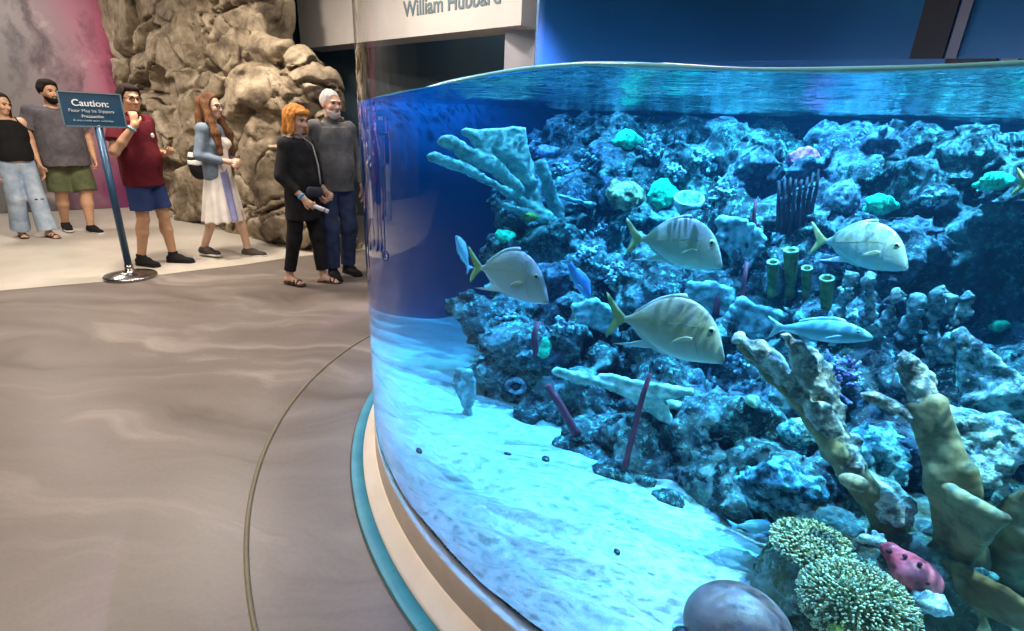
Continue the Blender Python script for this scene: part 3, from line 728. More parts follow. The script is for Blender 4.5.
c.quad((812,410,T-.02),(824,405,T-.01),(862,470,T+.02),(850,478,T+.01),.010).quad((840,450,T),(860,448,T+.04),(885,500,T+.04),(868,495,T+.02),.012)
c.build('blade',M_crust,e,amp=.006,freq=50,amp2=.010,freq2=16,origin=b)
c=CF(.0062)
c.quad((788,337,T-.02),(801,342,T-.02),(818,385,T),(803,385,T),.012).quad((801,342,T-.02),(830,372,T+.04),(840,405,T+.05),(818,385,T),.011).quad((803,385,T),(840,405,T+.05),(846,440,T+.05),(825,430,T+.02),.012).cap((788,337,T-.02),(808,390,T),.011,.014).cap((808,390,T),(835,440,T+.02),.014,.02)
c.build('blade',M_crust,e,amp=.005,freq=60,amp2=.005,freq2=20,origin=b)
# --- tan trunk elkhorn at right with thin upper branches
b=mound_hit(958,548)[0]; tb=reef_t(958,548,1.15,2.6,(mound,reef)); T=tb-.06
e=thing('elkhorn_coral',b,'smooth tan trunked coral at right with two thin crusted upper branches and a tan flange','coral')
c=CF(.0064)
c.quad((917,408,T),(937,402,T),(958,470,T),(938,480,T),.022).quad((938,470,T),(965,470,T),(975,560,tb),(955,565,tb),.024).cap((926,408,T),(950,480,T),.030,.045,flat=((.5,1,0),.5)).cap((950,480,T),(964,565,tb),.045,.05,flat=((.5,1,0),.55))
c.quad((950,490,T-.04),(962,500,T-.05),(1003,518,T-.06),(985,535,T-.05),.012).quad((950,490,T-.04),(985,535,T-.05),(965,562,tb-.02),(952,545,tb-.02),.014)
c.build('trunk',M_tan,e,amp=.0015,freq=40,amp2=.003,freq2=10,origin=b)
c=CF(.0062)
c.quad((866,397,T-.03),(874,394,T-.03),(905,412,T),(918,425,T),.010).cap((868,395,T-.03),(920,420,T),.012,.016).quad((899,368,T),(914,362,T),(930,395,T),(920,408,T),.012).cap((905,356,T),(925,410,T),.014,.018).cap((914,362,T),(932,380,T+.03),.014,.012)
c.build('branch',M_crust,e,amp=.005,freq=55,amp2=.006,freq2=18,origin=b)
c=CF(.0064)
c.quad((930,420,T+.05),(965,415,T+.05),(1005,470,T+.05),(955,490,T+.03),.022).quad((965,415,T+.05),(1000,420,T+.08),(1035,450,T+.06),(1005,470,T+.05),.020).cap((945,440,T+.04),(990,480,T+.04),.04,.03)
c.build('crust',M_blue_crust,e,amp=.008,freq=45,amp2=.012,freq2=16,origin=b)
# --- triangular blue crusted blade at the right edge
b0=R_(985,430)[0]; T=min(reef_t(985,430)-.08,tb+.12)
c=CF(.0066)
c.quad((962,333,T),(985,362,T),(1030,384,T),(966,432,T+.03),.009).tri((1030,386,T),(1034,425,T+.05),(990,432,T+.03),.012).cap((963,334,T),(968,430,T+.03),.014,.018).cap((968,400,T),(1030,388,T),.014,.014).cap((985,420,T+.05),(990,445,T+.18),.05,.06)
c.build('blade_coral',M_blue_crust,amp=.004,freq=55,amp2=.005,freq2=16,label='tall triangular blue crusted coral blade at the right edge above the tan trunk',cat='coral')
# --- tan plates low at right
c=CF(.0066); T2=tb-.02
c.quad((1000,512,T2+.02),(1035,492,T2+.02),(1040,545,T2+.02),(1008,552,T2+.05),.016).cap((1010,540,T2+.05),(1012,575,T2+.12),.04,.05)
c.build('plate_coral',M_tan,amp=.002,freq=40,amp2=.006,label='tan plate coral cut off by the right edge beside the tan trunk',cat='coral')
c=CF(.0064); T3=reef_t(975,590,1.15,2.6,(mound,reef))-.03
c.quad((935,558,T3+.02),(960,570,T3),(1005,592,T3-.03),(985,610,T3),.014).quad((985,610,T3),(1005,592,T3-.03),(1035,612,T3-.03),(1030,630,T3),.014).cap((936,560,T3+.03),(980,600,T3),.02,.03)
c.build('plate_coral',M_tan,amp=.003,freq=45,amp2=.006,label='low sloping tan plate coral under the trunk, right of the red sponge',cat='coral')

# --- long pale plank of elkhorn low in the reef
tq=min(reef_t(600,385),reef_t(650,405),reef_t(570,375))-.06
c=CF(.0075)
c.quad((557,370,tq),(600,378,tq),(640,392,tq),(575,380,tq),.013).quad((600,376,tq),(650,390,tq),(690,392,tq),(640,402,tq),.012).tri((630,396,tq),(660,398,tq),(671,424,tq),.012).cap((557,372,tq),(640,396,tq),.016,.016).cap((640,396,tq),(725,420,tq+.15),.018,.025)
c.build('elkhorn_branch',M_elk,amp=.005,freq=45,amp2=.006,label='long pale horizontal coral branch low on the reef face above the sand',cat='coral')
# --- lettuce fans (thin crenulated blades)
def sand_t(px,py):
    b=at_zw(px,py,SZ); p,_=ray_w(px,py); return math.hypot(p[0],p[1])+np.linalg.norm((b-p)[:2])/1.45
def fan(pts,label,dt=.05,m=None):
    cx=sum(p[0] for p in pts)/len(pts); cy=sum(p[1] for p in pts)/len(pts); t=min(reef_t(cx,cy),sand_t(cx,max(p[1] for p in pts)+3))-dt
    c=CF(.0068); L=len(pts)
    for i in range(1,L-1): c.tri((*pts[0],t),(*pts[i],t-.02),(*pts[i+1],t-.02),.010)
    for i in range(1,L-1):
        a=A(*pts[i]);b=A(*pts[i+1]); n=max(2,int(np.linalg.norm(b-a)/7))
        for k in range(n): q=a+(b-a)*k/n; c.ell((q[0],q[1]-1,t-.02),.013+.005*((k*7+i)%3))
    c.cap((*pts[0],t),(pts[0][0],pts[0][1]+6,t+dt+.06),.018,.03)
    c.build('lettuce_coral',m or M_fan,amp=.003,freq=45,amp2=.005,label=label,cat='coral')
fan([(742,272),(722,245),(722,222),(745,222),(764,240),(752,262)],'pale fan coral right behind the head of the upper silver fish')
fan([(712,335),(688,300),(692,287),(715,284),(730,292),(724,325)],'pale fan coral behind the head of the lower silver fish')
fan([(722,338),(730,318),(742,303),(760,308),(784,318),(760,330)],'pale fan coral left of the slender blue fish')
fan([(618,335),(578,322),(575,308),(596,302),(614,312)],'pale fan coral behind the tail of the lower silver fish')
fan([(468,412),(455,385),(460,372),(470,372),(474,392)],'small pale fan at the left foot of the reef over the sand',.0)

# --- blobs: green, pink, brain corals
def blob(name,px,py,rx,ry,m,label,amp=.006,freq=40,amp2=.015,dt=-.0,cat='coral',vox=.0072,n=1,fields=None,t=None,rz=.8):
    t=(reef_t(px,py,1.15,4,fields or (reef,))+dt-.035) if t is None else t; s=pxm(px,py,t); c=CF(vox)
    c.ell((px,py,t+.0),(rx*s,min(rx,ry)*s*rz,ry*s))
    for k in range(n-1):
        a=k*2.4; c.ell((px+rx*.55*math.cos(a),py+ry*.5*math.sin(a),t+.01),(rx*s*.55,rx*s*.5,ry*s*.55),.02)
    c.build(name,m,amp=amp,freq=freq,amp2=amp2,label=label,cat=cat)
blob('green_coral',628,140,15,9,M_green,'bright green coral lump at the top of the reef, touching the water surface',n=4)
blob('green_coral',662,194,15,16,M_green,'green coral beside the pale cup above the upper silver fish',n=4)
blob('green_coral',881,205,19,15,M_green,'green coral above the striped fish, right of the grey brain coral',n=4,dt=-.04)
blob('green_coral',990,181,20,12,M_green,'green coral slab near the right edge high on the reef',n=4)
blob('green_coral',545,344,9,13,M_green,'small green coral low on the left part of the reef',n=3,dt=-.02)
blob('green_coral',998,326,9,7,M_green,'tiny green coral in the dark hollow at the right edge',n=3)
blob('pink_coral',802,157,17,11,M_pink,'bright pink coral lump near the water surface',n=5)
blob('brain_coral',626,196,21,17,M_brain,'round tan brain coral left of the green coral',amp=.010,freq=26,dt=-.05)
blob('brain_coral',841,200,20,24,M_gbrain,'round grey brain coral above the striped fish',amp=.005,freq=60,amp2=.004,dt=-.06)
blob('brain_coral',753,401,11,11,mat_enc('pale green star coral',(.24,.36,.18),(.66,.74,.50),30),'small round pale green coral left of the leaning white elkhorn',amp=.004)
blob('ruffled_coral',780,486,42,30,M_lett,'mound of ruffled cyan coral behind the cream polyp coral',amp=.013,freq=36,amp2=.016,n=6,dt=-.03,vox=.0062)
blob('ruffled_coral',875,455,36,34,M_lett,'ruffled cyan coral between the leaning elkhorn and the tan trunk',amp=.013,freq=38,amp2=.014,n=6,dt=-.01,vox=.0062)
blob('dotted_coral',800,432,26,20,mat_enc('white dotted coral',(.10,.28,.30),(.72,.82,.74),55,(.47,.53),.8),'rounded coral with white dots behind the leaning elkhorn stem',amp=.006,freq=60,amp2=.004,rz=.5,dt=-.04)
blob('star_coral',549,151,10,8,mat_enc('lilac star coral',(.30,.34,.62),(.60,.62,.85),25),'small lilac coral at the top left of the reef',n=3)
blob('yellow_coral',528,215,9,8,M_yel,'small yellow green coral at the foot of the left elkhorn',n=2,dt=-.03)
blob('yellow_coral',505,235,10,8,M_green,'small green lump on the left flank of the reef above the leftmost fish',n=2,dt=-.02)
F2=(mound,reef)
blob('yellow_coral',848,628,16,12,M_yel,'yellow green algae covered lump at the bottom beside the purple dome',n=3,fields=F2,dt=-.01)
blob('boulder_coral',870,575,18,12,mat_enc('grey green coral',(.10,.17,.14),(.34,.46,.40),22),'grey green rounded coral between the cream polyps and red sponge',amp=.005,fields=F2,dt=-.0)
blob('boulder_coral',930,605,14,12,mat_enc('white blue coral',(.34,.44,.50),(.80,.88,.90),22),'white and blue lumpy coral below the red sponge',amp=.014,fields=F2,dt=-.01,n=4)
blob('boulder_coral',862,538,12,8,mat_enc('pale grey coral',(.36,.46,.46),(.76,.84,.82),22),'pale coral rubble left of the red sponge on the mound',amp=.013,fields=F2,n=4)
blob('ruffled_coral',982,575,16,9,M_lett,'small ruffled cyan coral under the tan flange at right',amp=.012,freq=28,fields=F2,n=3,dt=-.02)
M_pore=mat('dark sponge pores',(.06,.01,.015),rough=.8)
# red sponge on the mound
t=reef_t(908,570,1.15,2.6,F2)-.01; s=pxm(908,570,t); b=Pw(908,572,t)
c=CF(.006); c.cap((892,553,t),(912,572,t-.01),13*s,20*s,.02).cap((912,572,t-.01),(922,578,t),20*s,17*s,.02).cap((892,553,t),(886,549,t),10*s,5*s,.01)
e=thing('red_sponge',b,'pear shaped red sponge lying on the mound','sponge')
c.build('body',M_redsp,e,amp=.002,freq=40,amp2=.007,freq2=12,origin=b)
for px,py,r in ((889,551,3.2),(905,556,2.6),(927,583,3),(920,564,2.4),(912,588,2.4)):
    mesh_obj('pore',*sphere(Pw(px,py,t-18*s*.72)-b,r*s,10,8),M_pore,e)
# purple dome in front
zc=sand_at(*at_zw(734,640,SZ)[:2]); b=at_zw(736,636,zc+.06); tt=math.hypot(b[0],b[1])
s=np.linalg.norm(at_zw(737,636,zc+.06)-at_zw(735,636,zc+.06))/2; rr=43*s
e=thing('shell_dome',A(b[0],b[1],zc),'large smooth purple grey dome on the sand at the bottom edge','shell')
o=mesh_obj('dome',*sphere((0,0,.075),(rr,rr,rr*1.02),40,28),M_dome,e)
tocam=nrm(A(Pw(736,636,1.0)[0]-b[0],Pw(736,636,1.0)[1]-b[1],0)); sidev=A(-tocam[1],tocam[0],0)
for px,py,r in((696,637,9),(727,637,13)):
    q=at_zw(px,py,zc+.03)-A(b[0],b[1],zc); q=q+tocam*.0; q[2]=r*s*.8
    dl=math.hypot(q[0],q[1]); q[:2]=q[:2]/dl*max(dl,rr*1.02)
    mesh_obj('knob',*sphere(q,(r*s,r*s,r*s*1.1),20,14),M_knob,e)
# cream polyp corals with countable-less tentacles
def polyps(px,py,rx,ry,label,n,ln,rad,up,fields,tilt=.35,dt=0.,name='polyp_coral',wob=.28):
    t=reef_t(px,py,1.12,2.6,fields)+dt; s=pxm(px,py,t); b=Pw(px,py,t); e=thing(name,b,label,'coral')
    toc=nrm((Pw(px,py,t-.05)-b)*A(1,1,0)); ax=nrm(A(0,0,1)*(1-tilt)+toc*tilt); sx=nrm(np.cross(ax,toc)); sy=np.cross(ax,sx); Rm=np.stack([sx,sy,ax],1)
    R3=A(rx*s,rx*s*.9,ry*s)
    mesh_obj('base',*sphere(A(0,0,0),R3*.97,28,18,Rm),M_olive,e)
    mb=MB(); g=PI*(3-math.sqrt(5))
    for k in range(n):
        z=1-(k+.5)/n*up; r=math.sqrt(max(1-z*z,0)); a=k*g+RNG.normal()*.12
        d=A(r*math.cos(a),r*math.sin(a),z); p=R3*d; nn_=nrm(d/R3); 
        dirn=nrm(nn_+wob*A(*RNG.normal(size=3))+A(0,0,.1)); l=ln*s*RNG.uniform(.7,1.2); q=[p*.96,p+dirn*l*.6,p+nrm(dirn+wob*A(*RNG.normal(size=3)))*l]
        mb.tube([Rm@x for x in q],[rad*s*.75,rad*s*.8,rad*s*.95],6)
        mb.add(*sphere(Rm@q[2],rad*s*1.15,6,4))
    return mb.build('tentacles',M_cream,e,kind='stuff')
polyps(812,548,38,20,'cream polyp coral capping the left end of the mound',520,3.4,1.25,1.0,F2,.25)
polyps(856,606,48,40,'cream anemone like coral with radiating tentacles at the bottom of the mound',900,6,1.15,1.05,F2,.55,wob=.10)

# cup sponge
t=reef_t(687,203)-.12; s=pxm(687,203,t); b=Pw(687,210,t)
e=thing('cup_sponge',b,'pale translucent looking cup sponge above the upper silver fish','sponge')
tq=Vector(nrm(A(*(E0-b)[:2],0))*.55+A(0,0,1)).to_track_quat('Z','Y'); e.rotation_euler=tq.to_euler()
MB().lathe([(.0,-.02),(9*s,-.012),(14*s,8*s),(15.5*s,17*s),(14*s,17.5*s),(12*s,9*s),(6*s,2*s),(0,0)],(0,0,0),n=36).build('cup',M_cup,e)
MB().tube([(0,0,-.01),(0,0,-.05),(0,0,-.16)],[.03,.025,.03],12).build('stalk',M_cup,e)
# tube sponges
for px,y0,y1,w,lab in ((772,262,290,6.5,'leftmost yellow green tube sponge in the row under the sea fan'),(790,250,290,8,'tallest yellow green tube sponge, second from left in its row'),(806,268,292,6,'short yellow green tube sponge, third in its row beside the striped fish tail'),(826,278,306,8,'dark yellow green tube sponge below the striped fish')):
    t=min(reef_t(px,y1),reef_t(px,y0))-.05; s=pxm(px,y1,t); p0=Pw(px,y1,t+.04); p1=Pw(px+1,y0,t); h=np.linalg.norm(p1-p0); w=w*s
    e=thing('tube_sponge',p0,lab,'sponge','yellow green tube sponges')
    o=MB().lathe([(0,-.03),(w*.7,-.03),(w*.82,h*.5),(w*.98,h*.97),(w*.95,h),(w*.6,h),(w*.55,h*.7),(0,h*.6)],(0,0,0),n=24).build('tube',M_tube,e)
    e.rotation_euler=Vector(p1-p0).to_track_quat('Z','Y').to_euler()
    MB().lathe([(w*.98,h*.97),(w*1.04,h*.985),(w*.95,h*1.02),(w*.7,h*1.0)],(0,0,0),n=24).build('rim',mat_enc('tube sponge rim %d'%px,(.30,.31,.20),(.42,.43,.28),20),e)
# pillar corals
for i,(x0,y0,x1,y1,w,lab) in enumerate(((841,318,852,276,7.5,'leftmost grey pillar coral, under the striped fish'),(872,314,870,276,7,'second grey pillar coral from the left'),(876,336,896,294,8,'third grey pillar coral from the left, leaning right'),(903,338,917,300,8.5,'fourth grey pillar coral, in the middle of the row'),(931,362,940,292,9,'tallest grey pillar coral in the row'),(944,358,953,297,8,'grey pillar coral just right of the tallest pillar'),(958,342,967,299,8,'rightmost grey pillar coral of the row'))):
    t=min(reef_t(x0,y0),reef_t(x1,y1),reef_t((x0+x1)/2,(y0+y1)/2))-.06; s=pxm(x0,y0,t); c=CF(.0066)
    n=6
    for k in range(n+1):
        f=k/n; c.ell((x0+(x1-x0)*f,y0+(y1-y0)*f,t+.05*(1-f)),A(w*s*(.95+.12*math.sin(k*2.3+i)),w*s*.9,w*s*1.05),.02)
    c.cap((x0,y0,t+.05),(x0-2,y0+8,t+.2),w*s*.8,w*s)
    c.build('pillar_coral',M_pillar,amp=.008,freq=42,amp2=.008,freq2=20,label=lab,cat='coral',group='grey pillar corals')
# dark maroon sea fan
t=min(reef_t(795,225),reef_t(795,185),reef_t(812,180))-.04; b=Pw(793,232,t)
e=thing('sea_fan',b,'dark maroon lattice sea fan below the pink coral','coral')
mb=MB(); mh=MB()
for k in range(8):
    f=k/7; x0=778+f*30; pts=[Pw(x0+ (f-.5)*10*j/5+6*j/5,232-j*(10+2*f)+3*math.sin(j*2+k),t-.01*(k%2)) - b for j in range(6)]
    mb.tube(pts,[.009,.008,.008,.007,.006,.004],7)
for j in range(1,5):
    mh.tube([Pw(780+f*26+(f-.5)*10*j/5+6*j/5,232-j*(10+2*f)+2,t)-b for f in np.linspace(0,1,9)],.0045,6)
mb.build('ribs',M_maroon,e); mh.build('cross_bars',M_maroon,e)
# red whips
for pts,lab,r in ((((742,302),(744,282),(747,262)),'short dark red whip coral right of the upper silver fish',.009),(((755,228),(754,214),(756,200)),'short dark red whip coral left of the sea fan',.008),(((627,458),(635,425),(643,395),(650,374)),'long dark red whip coral standing over the sand, under the lower silver fish',.011),(((536,352),(534,336),(538,322)),'dark red whip coral on the left part of the reef',.013),(((573,428),(560,405),(548,385)),'dark red soft coral branch near the sand at the left',.018),(((716,312),(718,296)),'stub of dark red coral between the two silver fish',.012)):
    t=min(reef_t(*p) for p in pts)-.03; P_=[Pw(*p,t) for p in pts]
    MB().tube([P_[0]+(P_[0]-P_[1])*.3]+P_,[r*1.1]+[r*(1-.25*i/len(P_)) for i in range(len(P_))],10).build('whip_coral',M_red,label=lab,cat='coral')
# staghorn tufts
def tuft(px,py,w,label,m=None,n=42,name='staghorn_coral',up=.8,rad=.009):
    t=reef_t(px,py); s=pxm(px,py,t); b=Pw(px,py,t+.015); toc=nrm((Pw(px,py,t-.1)-b)*A(1,1,0)); mb=MB()
    for k in range(n):
        d=nrm(A(*RNG.normal(size=3))+A(0,0,up)+toc*.7); p=A(*RNG.normal(size=3))*w*s*.30; l=w*s*RNG.uniform(.35,.8)
        q=p+d*l; mid=p+d*l*.55
        mb.tube([p,mid,q],[rad*1.1,rad,rad*.8],6); mb.add(*sphere(q,rad*.95,6,4))
        for j in range(2):
            d2=nrm(d+.8*A(*RNG.normal(size=3))); mb.tube([mid,mid+d2*l*.4],[rad*.9,rad*.7],6); mb.add(*sphere(mid+d2*l*.4,rad*.85,6,4))
    o=mb.build(name,m or M_tuft,label=label,cat='coral',group='staghorn corals' if name=='staghorn_coral' else None); o.location=tuple(b)
for a in ((536,155,15,'pale bushy staghorn coral behind the left elkhorn, at the top of the reef'),(560,172,14,'pale staghorn coral right of the lilac coral'),(598,165,18,'pale staghorn coral above left of the tan brain coral'),(652,152,16,'pale staghorn coral between the top green coral and the cup'),(672,172,14,'pale staghorn coral above the cup sponge'),(604,240,18,'pale staghorn coral below the tan brain coral'),(618,275,16,'pale staghorn coral beneath the tail of the upper silver fish'),(585,255,14,'pale staghorn coral right of the small blue fish'),(520,262,12,'pale staghorn coral just above the leftmost fish'),(565,330,14,'pale staghorn coral under the small blue fish'),(720,195,14,'pale staghorn coral right of the cup sponge'),(895,250,0,None),(858,320,13,'pale staghorn coral under the striped fish between pillars'),(735,365,14,'pale staghorn coral below the pale fan corals'),(700,160,15,'pale staghorn coral high on the reef right of the cup'),(930,200,15,'pale staghorn coral right of the upper right green coral'),(510,320,12,'pale staghorn coral below the leftmost fish')):
    if a[3]: tuft(*a)
tuft(840,380,30,'purple bushy sea plume behind the leaning elkhorn blades',M_purp,90,'sea_plume',.5,.006)
tuft(812,395,18,'small purple sea plume left of the leaning elkhorn blades top',M_purp,50,'sea_plume',.5,.006)
# disc on the elkhorn stem
b=Pw(854,482,tb-.17); 
o=mesh_obj('disc_sponge',*sphere((0,0,0),(.034,.02,.022),28,16),M_disc,label='small tan disc sponge stuck on the leaning elkhorn stem',cat='sponge'); o.location=tuple(b); o.rotation_euler=(0,0,-.5)
# ringed shell and flat stones at the reef foot
t=reef_t(516,386)-.04; b=Pw(516,386,t); s=pxm(516,386,t)
e=thing('ringed_shell',b,'grey ringed shell opening at the left foot of the reef','shell')
toc=nrm((Pw(516,386,t-.1)-b)*A(1,1,0)); q=Vector(toc).to_track_quat('Z','Y').to_euler(); e.rotation_euler=q
MB().lathe([(5*s,-.03),(9*s,-.03),(10.5*s,0),(9*s,.015),(7*s,.017),(5*s,.004),(5*s,-.02)],(0,0,0),n=36).build('shell_wall',M_ring,e)
mesh_obj('hollow',*sphere((0,0,-.01),(5.5*s,5.5*s,.02),20,10),M_knob,e)
for px,py,w,lab in ((568,443,17,'flat grey stone at the edge of the sand, leftmost of the row under the reef'),(590,452,20,'flat grey stone in the middle of the row on the sand'),(612,470,20,'flat grey stone nearest the reef hollow on the sand'),(668,500,16,'rounded grey stone on the sand under the reef'),(640,478,14,'dark rounded stone beside the flat stones on the sand')):
    b=at_zw(px,py,SZ+.01); z=sand_at(b[0],b[1]); s=np.linalg.norm(at_zw(px+1,py,SZ)-at_zw(px-1,py,SZ))/2
    f=Field((-.2,-.2,-.1),(.2,.2,.12),.0075); f.ell((0,0,0),(w*s,w*s*.8,w*s*.4),.01); f.noise(lambda p: .014*fbm(p*14+px,3,5)+.006*fbm(p*50,2,6),.05)
    o=f.build('stone',M_reef,label=lab,cat='stone',group='flat stones at the reef foot'); o.location=(b[0],b[1],z+.012); o.rotation_euler=(0,0,px)
for px,py,lab in ((419,452,'small dark pebble alone on the sand at far left'),(545,463,'small dark pebble on the sand below the reef stones'),(507,458,'tiny dark pebble on the sand at the middle left'),(617,552,'tiny dark pebble on the sand near the bottom')):
    b=at_zw(px,py,SZ); z=sand_at(b[0],b[1]); r=.016 if 'small' in lab else .010
    o=mesh_obj('pebble',*sphere((0,0,0),(r*1.5,r,r*.7),10,7),M_knob,label=lab,cat='pebble',group='dark pebbles on the sand'); o.location=(b[0],b[1],z+r*.35); o.rotation_euler=(0,0,px*.7)
# ================================================================== FISH
def fish_mat(name,back,side,belly,yellow=None,metal=.2,stripe=None,hh=.5):
    m,N,out,nt=nodes(name); tc=N('TexCoord'); sp=N('SeparateXYZ',Vector=tc.outputs['Object'])
    f=N('MapRange',Value=sp.outputs[2],i1=-hh,i2=hh)
    n=N('TexNoise',Vector=tc.outputs['Object'],Scale=9,Detail=4)
    f=N('Math',_operation='ADD',i0=f,i1=N('Math',_operation='MULTIPLY',i0=N('Math',_operation='SUBTRACT',i0=n.outputs[0],i1=.5),i1=.35))
    c=ramp(N,f,[(.12,belly),(.45,side),(.62,side),(.92,back)])
    if yellow:
        g=ramp(N,f,[(.50,0.),(.56,.55),(.62,0.)]); c=N('MixRGB',Fac=g,Color1=c,Color2=c4(yellow)).outputs[0]
    if stripe:
        wv=N('TexWave',Vector=tc.outputs['Object'],Scale=stripe[1],Distortion=.6,_bands_direction='X')
        g=N('Math',_operation='MULTIPLY',i0=ramp(N,wv.outputs[0],[(.55,0.),(.75,.75)]),i1=ramp(N,f,[(.55,0.),(.65,1.)]))
        c=N('MixRGB',Fac=g,Color1=c,Color2=c4(stripe[0])).outputs[0]
    b=N('BsdfPrincipled',Base__Color=c,Roughness=.38,Metallic=metal,Specular__IOR__Level=.5)
    bp=N('Bump',Strength=.08,Distance=.004,Height=N('TexVoronoi',Vector=tc.outputs['Object'],Scale=130).outputs[0]); nt.links.new(bp.outputs[0],b.inputs['Normal'])
    nt.links.new(b.outputs[0],out.inputs[0]); return m
M_iris=mat('fish iris',(.62,.58,.42),scale=8,rough=.25); M_pup=mat('fish pupil',(.01,.012,.02),rough=.12)
M_mouth=mat('fish mouth line',(.22,.20,.18),rough=.6)
def finmat(name,c,c2=None): return mat(name,[(.35,c),(.65,c2 or tuple(min(1,x*1.2) for x in c))],scale=14,rough=.5,stretch=(1,1,5))
# outline stations along the body: x, top, bottom, half width (units of body length)
LOOK=[(0,.030,-.030,.012),(.05,.045,-.045,.018),(.12,.105,-.085,.03),(.22,.20,-.165,.05),(.32,.275,-.245,.066),(.42,.32,-.305,.075),(.52,.335,-.34,.078),(.62,.32,-.352,.078),(.70,.285,-.35,.076),(.77,.235,-.345,.072),(.83,.17,-.340,.064),(.88,.10,-.333,.056),(.92,.02,-.326,.046),(.955,-.075,-.320,.036),(.98,-.165,-.312,.027),(1.0,-.235,-.302,.018)]
SLIM=[(0,.04,-.04,.015),(.08,.055,-.055,.022),(.2,.10,-.095,.045),(.35,.145,-.13,.065),(.5,.165,-.145,.075),(.65,.16,-.145,.075),(.78,.13,-.125,.066),(.88,.085,-.105,.052),(.95,.035,-.085,.034),(1.0,-.015,-.06,.014)]
def interp_st(st,n):
    s=A(*[list(r) for r in st]) if False else np.array(st); x=np.linspace(0,1,n)**.9; x[-1]=1
    # smooth interpolation
    out=[]
    for c in range(1,4):
        y=np.interp(x,s[:,0],s[:,c]); 
        for _ in range(2): y[1:-1]=(y[:-2]+2*y[1:-1]+y[2:])/4
        out.append(y)
    return x,*out
def make_body(st,L,n=44,m=26,bend=0.):
    x,tp,bt,hw=interp_st(st,n); V=[];Fc=[]
    for i in range(n):
        mid=(tp[i]+bt[i])/2; hh=(tp[i]-bt[i])/2
        for k in range(m):
            a=2*PI*k/m; cs,sn=math.cos(a),math.sin(a)
            V.append((x[i]*L,(hw[i]*sn*(abs(sn)**.15)+bend*(1-x[i])**2)*L,(mid+hh*cs)*L))
    for i in range(n-1):
        for k in range(m): Fc.append((i*m+k,i*m+(k+1)%m,(i+1)*m+(k+1)%m,(i+1)*m+k))
    Fc+=[tuple(range(m))[::-1],tuple((n-1)*m+k for k in range(m))]
    return V,Fc,(x,tp,bt,hw)
def blade(poly,th,y=0.,M=None,o=(0,0,0)):
    """thin solid fin: outline in x,z, tapering thickness at the rim"""
    poly=[A(p[0],p[1]) for p in poly]; c=sum(poly)/len(poly); n=len(poly); V=[]
    for sgn in(-1,1):
        for p in poly: V.append(A(p[0],y+sgn*th*.25,p[1]))
        for p in poly: q=c+(p-c)*.75; V.append(A(q[0],y+sgn*th,q[1]))
    Fc=[]
    for i in range(n):
        j=(i+1)%n
        Fc.append((i,j,n+j,n+i)); Fc.append((2*n+j,2*n+i,3*n+i,3*n+j)); Fc.append((j,i,2*n+i,2*n+j))
    Fc.append(tuple(n+i for i in range(n))); Fc.append(tuple(3*n+i for i in range(n))[::-1])
    if M is not None: V=[M@v for v in V]
    return [v+A(*o) for v in V],Fc
def rotz(a): c,s=math.cos(a),math.sin(a); return A(c,-s,0,s,c,0,0,0,1).reshape(3,3)
